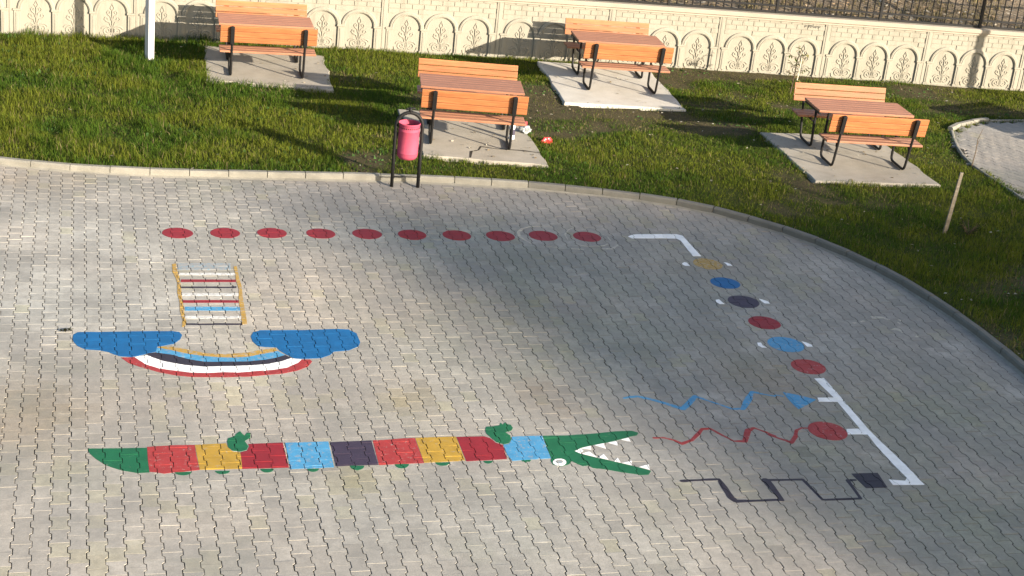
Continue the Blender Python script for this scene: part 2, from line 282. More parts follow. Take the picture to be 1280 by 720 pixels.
KERB = [(-7, 21.6), (-4, 20.95), (-2.2, 20.5), (-1.04, 20.24), (-0.45, 20.06), (0.24, 19.95), (1.04, 19.88), (2.27, 19.86), (3.22, 19.86), (3.86, 19.83), (4.72, 19.78), (5.8, 19.63), (6.86, 19.35), (7.88, 18.9), (8.64, 18.2), (9.22, 17.35), (9.6, 16.3), (9.77, 15.2), (9.81, 14.27), (9.79, 13.54), (9.7, 12.0), (9.55, 10.0), (9.4, 7.0), (9.3, 3.0)]
WALL = [(-5.2, 26.9), (-3.18, 26.97), (-1.16, 27.02), (0.87, 27.02), (2.93, 26.96), (5.03, 26.84), (7.06, 26.74), (9.09, 26.59), (11.12, 26.39), (13.1, 26.17), (15.05, 25.96), (16.97, 25.74), (18.95, 25.5), (20.9, 25.25)]
LAWN_Z, SLAB_Z = 0.06, 0.10
SLABS = [[(1.84, 24.42), (3.78, 24.02), (3.92, 26.2), (1.95, 26.6)], [(4.57, 20.76), (6.29, 20.37), (6.42, 22.66), (4.62, 23.05)],
         [(7.48, 23.73), (9.5, 23.52), (9.74, 26.2), (7.74, 26.42)], [(10.18, 19.92), (12.16, 19.84), (12.3, 22.26), (10.31, 22.34)]]
PATH = [(14.03, 22.77), (14.45, 23.15), (15.05, 23.42), (15.76, 23.49), (19.5, 23.55), (19.5, 15.0), (13.15, 15.0), (13.2, 17.5), (13.25, 19.37), (13.32, 20.9), (13.6, 21.9)]
def resample(P, step):
    P = np.array(P, float)
    # smooth once with Catmull-Rom
    Q = []
    for i in range(len(P)-1):
        p0, p1, p2, p3 = P[max(i-1, 0)], P[i], P[i+1], P[min(i+2, len(P)-1)]
        for t in np.linspace(0, 1, 8, endpoint=False):
            Q.append(0.5*((2*p1)+(-p0+p2)*t+(2*p0-5*p1+4*p2-p3)*t*t+(-p0+3*p1-3*p2+p3)*t**3))
    Q.append(P[-1]); Q = np.array(Q)
    s = np.r_[0, np.cumsum(np.linalg.norm(np.diff(Q, axis=0), axis=1))]
    n = max(2, int(round(s[-1]/step))+1); u = np.linspace(0, s[-1], n)
    return np.stack([np.interp(u, s, Q[:, 0]), np.interp(u, s, Q[:, 1])], 1)
KFINE = resample(KERB, 0.25)
def lawn_side(x, y):
    """signed distance from the kerb's front edge, positive towards the lawn"""
    best = np.full(x.shape, 1e9); sg = np.zeros(x.shape)
    for a, b in zip(KFINE[:-1], KFINE[1:]):
        e = b-a; L2 = e@e; t = np.clip(((x-a[0])*e[0]+(y-a[1])*e[1])/L2, 0, 1)
        dx, dy = x-a[0]-t*e[0], y-a[1]-t*e[1]; d = dx*dx+dy*dy; k = d < best
        best[k] = d[k]; sg[k] = np.sign(e[0]*(y-a[1])-e[1]*(x-a[0]))[k]
    return np.sqrt(best)*sg

# ------------------------------------------------------------------ materials
def concrete(name, c, var=0.25, rough=0.9, stain=(0.10, 0.09, 0.07), scale=1.0):
    ma, t, b = mat(name, rough, 0.2); co = coords(t)
    f = noise(t, co, 55*scale, 5, 0.7); g = noise(t, co, 2.3*scale, 5, 0.6); h = noise(t, co, 9*scale, 4, 0.65)
    base = mix(t, f, tuple(x*(1-var) for x in c), tuple(min(1, x*(1+var)) for x in c))
    base = mix(t, ramp(t, g, [(0.35, g3(0.0)), (0.75, g3(0.45))]), base, stain)
    base = mix(t, ramp(t, h, [(0.55, g3(0.0)), (0.8, g3(0.35))]), base, tuple(min(1, x*1.25) for x in c))
    t.links.new(base, b.inputs['Base Color']); bump(t, b, f, 0.35, 0.004); return ma

def paver_material():
    ma, t, b = mat('paver_concrete', 0.88, 0.25); co = coords(t)
    at = nd(t, 'ShaderNodeAttribute', attribute_name='tint').outputs['Color']
    fine = noise(t, co, 90, 4, 0.75); mid = noise(t, co, 11, 5, 0.65); big = noise(t, co, 1.1, 5, 0.65)
    c = mix(t, 1.0, at, ramp(t, fine, [(0.2, g3(0.72)), (0.8, g3(1.22))]), 'MULTIPLY')
    c = mix(t, 1.0, c, ramp(t, mid, [(0.3, g3(0.84)), (0.72, g3(1.14))]), 'MULTIPLY')
    c = mix(t, ramp(t, big, [(0.40, g3(0.0)), (0.64, g3(0.62))]), c, (0.170, 0.167, 0.157))     # trodden dirt
    mp = nd(t, 'ShaderNodeMapping'); mp.inputs['Location'].default_value = (31, 7, 0); t.links.new(co, mp.inputs[0])
    ef = noise(t, mp.outputs[0], 1.25, 6, 0.7)
    c = mix(t, ramp(t, ef, [(0.60, g3(0.0)), (0.78, g3(0.55))]), c, (0.46, 0.44, 0.39))            # lime bloom
    mp2 = nd(t, 'ShaderNodeMapping'); mp2.inputs['Location'].default_value = (3, 61, 0); t.links.new(co, mp2.inputs[0])
    al = noise(t, mp2.outputs[0], 0.55, 5, 0.7)
    c = mix(t, ramp(t, al, [(0.52, g3(0.0)), (0.75, g3(0.40))]), c, (0.15, 0.165, 0.125))          # thin algae film
    t.links.new(c, b.inputs['Base Color']); bump(t, b, fine, 0.5, 0.003); return ma

def paint(name, c, wear=0.25):
    ma, t, b = mat(name, 0.62, 0.35); co = coords(t)
    f = noise(t, co, 70, 5, 0.75); g = noise(t, co, 7, 4, 0.6)
    col = mix(t, ramp(t, g, [(0.3, g3(0.86)), (0.7, g3(1.1))]), (0, 0, 0), c, 'MIX')
    mm = mix(t, 1.0, c, ramp(t, g, [(0.3, g3(0.85)), (0.7, g3(1.12))]), 'MULTIPLY')
    k = noise(t, co, 23, 6, 0.8)
    lo = 0.77-wear*0.9
    c2 = mix(t, ramp(t, k, [(lo, g3(0.0)), (min(lo+0.10, 1), g3(0.85))]), mm, (0.27, 0.25, 0.225))
    t.links.new(c2, b.inputs['Base Color']); bump(t, b, f, 0.3, 0.002); return ma

def wood(name, c, dark):
    ma, t, b = mat(name, 0.55, 0.35); co = coords(t)
    mp = nd(t, 'ShaderNodeMapping'); mp.inputs['Scale'].default_value = (1.0, 14, 14); t.links.new(co, mp.inputs[0])
    g = noise(t, mp.outputs[0], 3.2, 6, 0.6); f = noise(t, co, 5, 3)
    mp3 = nd(t, 'ShaderNodeMapping'); mp3.inputs['Scale'].default_value = (0.15, 9, 9); t.links.new(co, mp3.inputs[0])
    pl = noise(t, mp3.outputs[0], 1.0, 1)
    base = mix(t, ramp(t, g, [(0.32, g3(0.0)), (0.7, g3(1.0))]), dark, c)
    base = mix(t, 1.0, base, ramp(t, pl, [(0.3, g3(0.82)), (0.7, g3(1.18))]), 'MULTIPLY')
    base = mix(t, ramp(t, f, [(0.62, g3(0.0)), (0.78, g3(0.5))]), base, dark)
    oi = nd(t, 'ShaderNodeObjectInfo').outputs['Random']
    base = mix(t, 1.0, base, ramp(t, oi, [(0.0, (0.84, 0.88, 0.95)), (1.0, (1.12, 1.10, 1.06))]), 'MULTIPLY')
    t.links.new(base, b.inputs['Base Color']); bump(t, b, g, 0.25, 0.002); return ma

def simple(name, c, rough=0.5, spec=0.4, var=0.15, scale=30, metal=0.0):
    ma, t, b = mat(name, rough, spec); co = coords(t); f = noise(t, co, scale, 4)
    base = mix(t, f, tuple(x*(1-var) for x in c), tuple(min(1, x*(1+var)) for x in c))
    t.links.new(base, b.inputs['Base Color']); b.inputs['Metallic'].default_value = metal; return ma

def leafy(name, attr='tint', trans=0.35):
    ma, t, b = mat(name, 0.85, 0.04)
    at = nd(t, 'ShaderNodeAttribute', attribute_name=attr).outputs['Color']
    t.links.new(at, b.inputs['Base Color'])
    tr = nd(t, 'ShaderNodeBsdfTranslucent'); t.links.new(at, tr.inputs[0])
    mx = nd(t, 'ShaderNodeMixShader'); mx.inputs[0].default_value = trans
    out = t.nodes['Material Output']
    t.links.new(b.outputs[0], mx.inputs[1]); t.links.new(tr.outputs[0], mx.inputs[2]); t.links.new(mx.outputs[0], out.inputs[0]); return ma

def soil_material(name, a, b_, attr=None):
    ma, t, b = mat(name, 0.95, 0.1); co = coords(t)
    f = noise(t, co, 26, 6, 0.7); g = noise(t, co, 2.0, 4)
    c = mix(t, ramp(t, f, [(0.3, g3(0.0)), (0.7, g3(1.0))]), a, b_)
    c = mix(t, ramp(t, g, [(0.35, g3(0.75)), (0.7, g3(1.15))]), (0, 0, 0), c)
    if attr:
        at = nd(t, 'ShaderNodeAttribute', attribute_name=attr).outputs['Fac']
        c = mix(t, at, c, mix(t, f, (0.022, 0.032, 0.006), (0.055, 0.06, 0.014)))
    t.links.new(c, b.inputs['Base Color']); bump(t, b, f, 0.8, 0.03); return ma

M_PAVER = paver_material()
M_SAND = concrete('joint_sand', (0.034, 0.029, 0.023), 0.35, stain=(0.02, 0.018, 0.014))
M_KERB = concrete('kerb_concrete', (0.215, 0.206, 0.178), 0.36, stain=(0.075, 0.072, 0.06), scale=2.6)
M_SLAB = concrete('slab_concrete', (0.315, 0.29, 0.245), 0.28, stain=(0.14, 0.125, 0.095), scale=1.5)
M_SLABB = concrete('slab_concrete_new', (0.45, 0.43, 0.385), 0.2, stain=(0.27, 0.245, 0.20), scale=1.6)
M_WALL = concrete('cast_wall', (0.243, 0.230, 0.190), 0.09, stain=(0.20, 0.188, 0.15), scale=0.9)
def add_streaks(ma, dark, sc):
    t = ma.node_tree; b = t.nodes['Principled BSDF']; src = b.inputs['Base Color'].links[0].from_socket
    oi = nd(t, 'ShaderNodeObjectInfo'); co = coords(t); ad = nd(t, 'ShaderNodeVectorMath', operation='ADD'); t.links.new(co, ad.inputs[0]); t.links.new(oi.outputs['Location'], ad.inputs[1])
    mp = nd(t, 'ShaderNodeMapping'); mp.inputs['Scale'].default_value = sc; t.links.new(ad.outputs[0], mp.inputs[0])
    f = noise(t, mp.outputs[0], 1.0, 5, 0.7)
    c = mix(t, ramp(t, f, [(0.5, g3(0.0)), (0.75, g3(0.6))]), src, dark)
    t.links.new(c, b.inputs['Base Color'])
add_streaks(M_WALL, (0.135, 0.125, 0.10), (9, 9, 1.2))
M_COPING = concrete('coping_concrete', (0.28, 0.25, 0.205), 0.12, stain=(0.20, 0.17, 0.13))
M_WOOD = wood('stained_pine', (0.325, 0.128, 0.048), (0.225, 0.078, 0.027))
M_WOODT = wood('weathered_pine', (0.335, 0.155, 0.086), (0.225, 0.096, 0.052))
M_STEEL = simple('black_steel', (0.009, 0.0088, 0.009), 0.6, 0.2)
M_PINK = simple('pink_enamel', (0.32, 0.05, 0.088), 0.7, 0.2, 0.12)
M_WHITEP = simple('white_enamel', (0.44, 0.44, 0.44), 0.4, 0.4, 0.06, 5)
PAINT = {'red': paint('paint_red', (0.195, 0.009, 0.014), 0.12), 'brick': paint('paint_brick_red', (0.265, 0.026, 0.024), 0.22), 'dark': paint('paint_dark', (0.022, 0.017, 0.026), 0.12),
         'yellow': paint('paint_yellow', (0.32, 0.195, 0.022), 0.22), 'sky': paint('paint_sky_blue', (0.05, 0.215, 0.385), 0.26), 'blue': paint('paint_blue', (0.002, 0.083, 0.225), 0.12),
         'green': paint('paint_green', (0.005, 0.092, 0.036), 0.16), 'white': paint('paint_white', (0.70, 0.70, 0.69), 0.16), 'purple': paint('paint_purple', (0.034, 0.023, 0.042), 0.14),
         'fadedyellow': paint('paint_faded_yellow', (0.3, 0.185, 0.03), 0.30), 'fadedsky': paint('paint_faded_sky', (0.14, 0.24, 0.31), 0.42), 'fadedwhite': paint('paint_faded_white', (0.38, 0.36, 0.27), 0.38), 'rungwhite': paint('paint_worn_white', (0.50, 0.50, 0.48), 0.30), 'ochre': paint('paint_ochre', (0.33, 0.20, 0.03), 0.30)}

# ------------------------------------------------------------------ ground far around
g = mesh_obj('ground', [(-300, -300, -0.25), (300, -300, -0.25), (300, 300, -0.25), (-300, 300, -0.25)], [(0, 1, 2, 3)], soil_material('earth', (0.10, 0.085, 0.06), (0.17, 0.14, 0.10)))
tag(g, kind='structure')

# ------------------------------------------------------------------ paving of interlocking blocks
PX, PY = 0.14, 0.20
HA, HB = 0.080, 0.060
H_OUT = [(HA, -.1), (HA, -.0585), (HB, -.0415), (HB, .0415), (HA, .0585), (HA, .1), (-HA, .1), (-HA, .0585), (-HB, .0415), (-HB, -.0415), (-HA, -.0585), (-HA, -.1)]
def inset(poly, d):
    out = []; n = len(poly)
    for i in range(n):
        p0, p1, p2 = Vector(poly[i-1]), Vector(poly[i]), Vector(poly[(i+1) % n])
        a, b = (p1-p0).normalized(), (p2-p1).normalized()
        na, nb = Vector((-a.y, a.x)), Vector((-b.y, b.x)); k = (na+nb); k = k/(1+na.dot(nb))
        out.append(tuple(p1+k*d))
    return out
TIGHT = np.array([1.0, 1.0222])      # end joints are laid tighter than the long zigzag joints
H_EDGE = np.array(inset(H_OUT, 0.0036))*TIGHT; H_TOP = np.array(inset(H_OUT, 0.0050))*TIGHT; H_PAINT = np.array(inset(H_OUT, 0.0034))*TIGHT
FACES_P = [tuple(range(24, 36))] + [(i, (i+1) % 12, 12+(i+1) % 12, 12+i) for i in range(12)] + [(12+i, 12+(i+1) % 12, 24+(i+1) % 12, 24+i) for i in range(12)]
def paver_field(x0, x1, y0, y1, ox=0.0, oy=0.0):
    """centres, heights and tilts of the blocks"""
    rows = []
    for i in range(int(math.floor((x0-ox)/PX)), int(math.ceil((x1-ox)/PX))+1):
        sh = 0.5 if i % 2 else 0.0
        for j in range(int(math.floor((y0-oy)/PY)), int(math.ceil((y1-oy)/PY))+1):
            rows.append((ox+i*PX, oy+(j+sh)*PY))
    C = np.array(rows); n = len(C)
    z = RNG.normal(0, 0.0006, n)+(fbm(C[:, 0]*0.7, C[:, 1]*0.7, 3)-0.5)*0.012
    T = RNG.normal(0, 0.0055, (n, 2)); J = RNG.normal(0, 0.0011, (n, 2))
    return C+J, z-0.004, T
def paver_mesh(name, C, z, T, zoff=0.0, Rm=None, origin=(0, 0)):
    n = len(C); V = np.zeros((n, 36, 3))
    for k, (ring, dz) in enumerate(((H_EDGE, -0.045), (H_EDGE, -0.0010), (H_TOP, 0.0))):
        for q in range(12):
            lx, ly = ring[q]
            V[:, k*12+q, 0] = C[:, 0]+lx; V[:, k*12+q, 1] = C[:, 1]+ly; V[:, k*12+q, 2] = z+T[:, 0]*lx+T[:, 1]*ly+dz+zoff
    V = V.reshape(-1, 3)
    if Rm is not None:
        V[:, :2] = V[:, :2] @ Rm.T + np.array(origin)
    faces = [tuple(36*i+q for q in f) for i in range(n) for f in FACES_P]
    me = bpy.data.meshes.new(name); me.from_pydata(V, [], faces); me.update()
    # block colour: cement grey, paler towards the left, a few yellowish or dark ones
    wx, wy = V.reshape(n, 36, 3)[:, 24:, 0].mean(1), V.reshape(n, 36, 3)[:, 24:, 1].mean(1)
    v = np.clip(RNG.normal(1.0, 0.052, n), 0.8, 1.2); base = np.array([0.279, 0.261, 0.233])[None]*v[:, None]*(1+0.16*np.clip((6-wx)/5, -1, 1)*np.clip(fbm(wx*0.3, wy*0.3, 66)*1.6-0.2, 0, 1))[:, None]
    yl = (RNG.random(n) < 0.03+0.2*(fbm(wx*0.6, wy*0.6, 9) > 0.66)); base[yl] *= np.array([1.03, 1.03, 0.91])
    dk = RNG.random(n) < 0.02; base[dk] *= 0.84
    hue = (fbm(wx*0.45+8, wy*0.45, 21)-0.5); base *= np.stack([1+0.16*hue, 1+0*hue, 1-0.10*hue], 1)
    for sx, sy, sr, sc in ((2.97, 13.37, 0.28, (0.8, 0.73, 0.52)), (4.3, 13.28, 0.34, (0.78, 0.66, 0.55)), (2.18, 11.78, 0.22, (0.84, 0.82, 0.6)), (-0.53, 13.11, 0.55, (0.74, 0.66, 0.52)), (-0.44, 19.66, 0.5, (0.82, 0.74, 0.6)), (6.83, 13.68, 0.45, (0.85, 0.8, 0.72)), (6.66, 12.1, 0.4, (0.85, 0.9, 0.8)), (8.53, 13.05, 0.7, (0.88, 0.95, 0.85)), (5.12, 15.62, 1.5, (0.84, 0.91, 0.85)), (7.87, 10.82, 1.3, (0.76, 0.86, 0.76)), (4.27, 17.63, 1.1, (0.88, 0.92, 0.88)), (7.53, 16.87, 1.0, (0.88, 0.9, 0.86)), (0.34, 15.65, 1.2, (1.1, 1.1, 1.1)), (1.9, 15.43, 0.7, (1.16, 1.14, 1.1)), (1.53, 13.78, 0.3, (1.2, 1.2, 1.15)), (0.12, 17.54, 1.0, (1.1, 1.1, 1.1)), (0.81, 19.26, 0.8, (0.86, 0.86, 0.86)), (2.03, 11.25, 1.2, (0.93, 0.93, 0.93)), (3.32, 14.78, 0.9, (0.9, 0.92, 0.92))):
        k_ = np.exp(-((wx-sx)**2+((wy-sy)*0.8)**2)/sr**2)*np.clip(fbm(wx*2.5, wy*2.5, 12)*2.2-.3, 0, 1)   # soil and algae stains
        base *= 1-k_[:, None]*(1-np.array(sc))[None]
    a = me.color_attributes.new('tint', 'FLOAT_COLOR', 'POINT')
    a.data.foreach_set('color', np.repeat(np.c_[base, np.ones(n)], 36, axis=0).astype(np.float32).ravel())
    o = bpy.data.objects.new(name, me); COL.objects.link(o); me.materials.append(M_PAVER); return o
C, PZ, PT = paver_field(-5.5, 10.2, 5.0, 21.4, 0.07, 0.05)
k = lawn_side(C[:, 0], C[:, 1]) < 0.16
C, PZ, PT = C[k], PZ[k], PT[k]
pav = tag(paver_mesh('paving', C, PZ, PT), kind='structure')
gx_, gy_ = np.meshgrid(np.arange(-5.6, 10.31, 0.2), np.arange(4.9, 21.61, 0.2), indexing='ij')
bz_ = (fbm(gx_*0.7, gy_*0.7, 3)-0.5)*0.012-0.0078; ib = np.arange(gx_.size).reshape(gx_.shape)
bed = mesh_obj('paving_bed', np.stack([gx_.ravel(), gy_.ravel(), bz_.ravel()], 1), np.stack([ib[:-1, :-1], ib[1:, :-1], ib[1:, 1:], ib[:-1, 1:]], -1).reshape(-1, 4).tolist(), M_SAND, smooth=True); tag(bed, kind='structure')
# coarse lookup of blocks for the paint
GRID = {}
for i, (cx, cy) in enumerate(C): GRID.setdefault((int(cx//0.4), int(cy//0.4)), []).append(i)

def painted(name, outline, ma, lift=0.0016, parent=None):
    """paint lies on the tops of the blocks and leaves the joints open"""
    polys = outline if isinstance(outline[0][0], (list, tuple)) else [outline]
    polys = [np.array(P, float) for P in polys]
    polys = [P[::-1] if sum(P[i-1][0]*P[i][1]-P[i][0]*P[i-1][1] for i in range(len(P))) < 0 else P for P in polys]
    al = np.concatenate(polys); x0, y0 = al.min(0)-0.12; x1, y1 = al.max(0)+0.12
    boxes = [(P.min(0)-0.12, P.max(0)+0.12) for P in polys]
    mb = MB()
    for gx in range(int(x0//0.4), int(x1//0.4)+1):
        for gy in range(int(y0//0.4), int(y1//0.4)+1):
            for i in GRID.get((gx, gy), []):
                cx, cy = C[i]
                if not (x0 < cx < x1 and y0 < cy < y1): continue
                A = []; fl = []
                for P, (b0, b1) in zip(polys, boxes):
                    if b0[0] < cx < b1[0] and b0[1] < cy < b1[1]:
                        fl.append(list(range(len(A), len(A)+len(P)))); A += [Vector((px-cx, py-cy)) for px, py in P]
                if not fl: continue
                nf_ = len(fl); fl.append(list(range(len(A), len(A)+12))); A += [Vector((hx, hy)) for hx, hy in H_PAINT]
                r = delaunay_2d_cdt(A, [], fl, 1, 1e-6)
                keep = [f for f, src in zip(r[2], r[5]) if nf_ in src and len(src) > 1]
                if not keep: continue
                vs = [(v.x+cx, v.y+cy, PZ[i]+PT[i, 0]*v.x+PT[i, 1]*v.y+lift) for v in r[0]]
                used = sorted({q for f in keep for q in f}); ix = {q: n for n, q in enumerate(used)}
                cnt = {}
                for f in keep:
                    for e0, e1_ in zip(f, f[1:]+f[:1]): cnt[(e0, e1_)] = 1
                rim = [(e0, e1_) for e0, e1_ in cnt if (e1_, e0) not in cnt]
                k0 = len(used); tv = [vs[q] for q in used]; tv += [(v[0], v[1], v[2]-0.007) for v in tv]
                mb.add(tv, [tuple(ix[q] for q in f) for f in keep]+[(ix[e1_], ix[e0], ix[e0]+k0, ix[e1_]+k0) for e0, e1_ in rim])
    if not mb.v: return None
    if parent is not None:
        inv = parent.location; mb.v = [(x-inv[0], y-inv[1], z-inv[2]) for x, y, z in mb.v]
    return mb.build(name, ma, parent)
def wob(cx, cy, r, n=40, amp=0.012, sd_=0):
    out = []
    for i in range(n):
        a = 2*math.pi*i/n
        k = 1+amp*(mnoise.noise(Vector((math.cos(a)*1.5, math.sin(a)*1.5, sd_*3.7+cx))))*2
        out.append((cx+r*k*math.cos(a), cy+r*k*math.sin(a)))
    return out
def stroke(pts, wd):
    """brush line of varying width as an outline, slightly uneven"""
    Q = []; W = []
    for i in range(len(pts)-1):
        a, b = np.array(pts[i]), np.array(pts[i+1]); n = max(2, int(np.linalg.norm(b-a)/0.09))
        for t in np.linspace(0, 1, n, endpoint=False): Q.append(a+(b-a)*t); W.append(wd[i]+(wd[i+1]-wd[i])*t)
    Q.append(np.array(pts[-1])); W.append(wd[-1]); Q = np.array(Q); W = np.array(W)*(1+RNG.normal(0, 0.10, len(W)))
    T = np.gradient(Q, axis=0); T /= np.linalg.norm(T, axis=1)[:, None]+1e-9; N = np.stack([-T[:, 1], T[:, 0]], 1)
    return Q, N, W
def painted_line(name, pts, wd, ma, parent=None, k_=0.8):
    Q, N, W = stroke(pts, [k_*v for v in wd])
    outl = []
    for i in range(len(Q)-1):
        t = Q[i+1]-Q[i]; t = t/(np.linalg.norm(t)+1e-9); n = np.array([-t[1], t[0]])
        outl.append([tuple(Q[i]+n*W[i]/2), tuple(Q[i]-n*W[i]/2), tuple(Q[i+1]-n*W[i+1]/2), tuple(Q[i+1]+n*W[i+1]/2)])
    for q, w_ in zip(Q, W): outl.append([(q[0]+w_/2*math.cos(a+.37), q[1]+w_/2*math.sin(a+.37)) for a in np.linspace(0, 2*math.pi, 9)[:-1]])
    return painted(name, outl, ma, parent=parent)
def center(key):
    v = SHAPES[key]
    if isinstance(v, tuple): return v[1] if v[0] == 'disc' else v[1][0]
    return tuple(np.mean(np.array(v), 0))

# ------------------------------------------------------------------ kerb of cast stones
def kerb_run(name, line, h, wd, z0=-0.15, step=0.5, ma=None):
    K = resample(line, step); mb = MB()
    for a, b in zip(K[:-1], K[1:]):
        t = (b-a)/np.linalg.norm(b-a); n = np.array([-t[1], t[0]]); a2, b2 = a+t*0.005, b-t*0.005
        hh = h+random.uniform(-.004, .004); c = 0.018; j = random.uniform(-.004, .004)
        prof = [(0+j, z0), (0+j, hh-c), (c+j, hh), (wd+j-c*.5, hh), (wd+j, hh-c*.5), (wd+j, z0)]
        vs = [(p[0]+n[0]*d, p[1]+n[1]*d, z) for p in (a2, b2) for d, z in prof]
        fs = [(i, i+6, i+7, i+1) for i in range(5)]+[(0, 1, 2, 3, 4, 5), (11, 10, 9, 8, 7, 6)]
        mb.add(vs, fs)
    return tag(mb.build(name, ma or M_KERB), kind='structure')
M_KERB_SHADE = concrete('kerb_concrete_shaded', (0.135, 0.13, 0.115), 0.3, stain=(0.07, 0.068, 0.06), scale=2)  # darker base colour paints in the shade on the right-hand kerb
kerb_run('kerb', KERB[:12], 0.088, 0.095)
kerb_run('kerb', KERB[11:], 0.088, 0.095, ma=M_KERB_SHADE)
# mortar haunch at the kerb's foot
mb = MB()
for a, b in zip(KFINE[:-1], KFINE[1:]):
    t = (b-a)/np.linalg.norm(b-a); n = np.array([-t[1], t[0]]); w1 = 0.035+0.03*random.random()
    mb.add([(*(a-n*w1), -0.012), (*(b-n*w1), -0.012), (*(b+n*.01), 0.018), (*(a+n*.01), 0.018)], [(0, 1, 2, 3)])
tag(mb.build('kerb_mortar', M_KERB), kind='structure')

# ------------------------------------------------------------------ lawn
def bareness(x, y):
    b = fbm(x*0.55+3, y*0.75, 41, 4)+0.03*(x-4)/4
    b = b+0.13*np.exp(-(((x-9.9)/1.3)**2+((y-22.6)/1.3)**2))+0.13*np.exp(-(((x-7.2)/0.9)**2+((y-21.5)/1.6)**2))+0.20*np.exp(-(((x-10.8)/1.2)**2+((y-18.9)/1.0)**2))
    b = b-0.28*np.exp(-((x-0.2)/3.2)**2)-0.18*np.exp(-(((x-7.8)/1.2)**2+((y-20.2)/0.9)**2))-0.15*np.exp(-(((x-10.9)/1.3)**2+((y-16.0)/1.8)**2))
    return np.clip((b-0.52)/0.16, 0, 1)
def wall_y(x): return np.interp(x, [p[0] for p in WALL], [p[1] for p in WALL])
xs = np.arange(-7, 22.01, 0.1); ys = np.arange(3, 27.3, 0.1); X, Y = np.meshgrid(xs, ys, indexing='ij')
D = lawn_side(X.ravel(), Y.ravel()).reshape(X.shape)
def lawn_z(x, y): return LAWN_Z+(fbm(x*0.8, y*0.8, 77, 3)-0.5)*0.05
Zl = np.where(D > 0.04, np.minimum(lawn_z(X, Y), LAWN_Z+0.045), -0.2)
for S in SLABS+[PATH]:
    ins = in_poly(X.ravel(), Y.ravel(), S).reshape(X.shape); Zl = np.where(ins, np.minimum(Zl, LAWN_Z-0.04), Zl)
nx, ny = X.shape
idx = np.arange(nx*ny).reshape(nx, ny)
F = np.stack([idx[:-1, :-1], idx[1:, :-1], idx[1:, 1:], idx[:-1, 1:]], -1).reshape(-1, 4)
low = Zl.ravel()[F].max(1) < -0.1; Yc = Y.ravel()[F].mean(1)
F = F[~low]
lawn = mesh_obj('lawn', np.stack([X.ravel(), Y.ravel(), Zl.ravel()], 1), F.tolist(), soil_material('lawn_soil', (0.042, 0.035, 0.019), (0.088, 0.072, 0.038), 'green'), smooth=True)
tag(lawn, kind='structure')
at = lawn.data.attributes.new('green', 'FLOAT', 'POINT'); at.data.foreach_set('value', (1-bareness(X.ravel(), Y.ravel())*0.95).astype(np.float32))

# ------------------------------------------------------------------ footpath on the right
Rm = np.array([[math.cos(0.5), -math.sin(0.5)], [math.sin(0.5), math.cos(0.5)]])
Cp, Zp, Tp = paver_field(-5.5, 5.5, -5.5, 5.5)
wpos = Cp @ Rm.T+np.array([16.3, 19.6]); kp = in_poly(wpos[:, 0], wpos[:, 1], PATH)
tag(paver_mesh('footpath', Cp[kp], Zp[kp], Tp[kp], 0.085, Rm, (16.3, 19.6)), kind='structure')
tag(mesh_obj('footpath_bed', [(x, y, 0.066) for x, y in PATH], [tuple(range(len(PATH)))[::-1]], M_SAND), kind='structure')
kerb_run('footpath_kerb', [(13.15, 15.0), (13.2, 17.5), (13.25, 19.37), (13.32, 20.9), (13.6, 21.9), (13.98, 22.75)], 0.10, 0.05)
kerb_run('footpath_kerb', [(13.99, 22.8), (14.45, 23.18), (15.05, 23.44)], 0.13, 0.09)
kerb_run('footpath_kerb', [(15.08, 23.46), (15.76, 23.53), (19.5, 23.6)], 0.10, 0.06)

# ------------------------------------------------------------------ embankment behind the wall
xs2 = np.arange(-12, 40, 0.35); rows = [0.12, 0.3, 0.6, 1, 1.5, 2.2, 3, 4, 6, 9, 14, 22, 34, 60]
V = []; nxe = len(xs2)
for d in rows:
    for x in xs2:
        y = float(wall_y(np.array([x]))[0])+d
        V.append((x, y, 1.02+0.16*max(0, d-0.3)+float(fbm(np.array([x*1.3]), np.array([y*1.3]), 5)[0]-0.5)*min(0.35, 0.08+d*0.1)))
fe = [(r*nxe+i, r*nxe+i+1, (r+1)*nxe+i+1, (r+1)*nxe+i) for r in range(len(rows)-1) for i in range(nxe-1)]
tag(mesh_obj('embankment', V, fe, soil_material('bank_soil', (0.12, 0.094, 0.066), (0.24, 0.195, 0.14)), smooth=True), kind='structure')

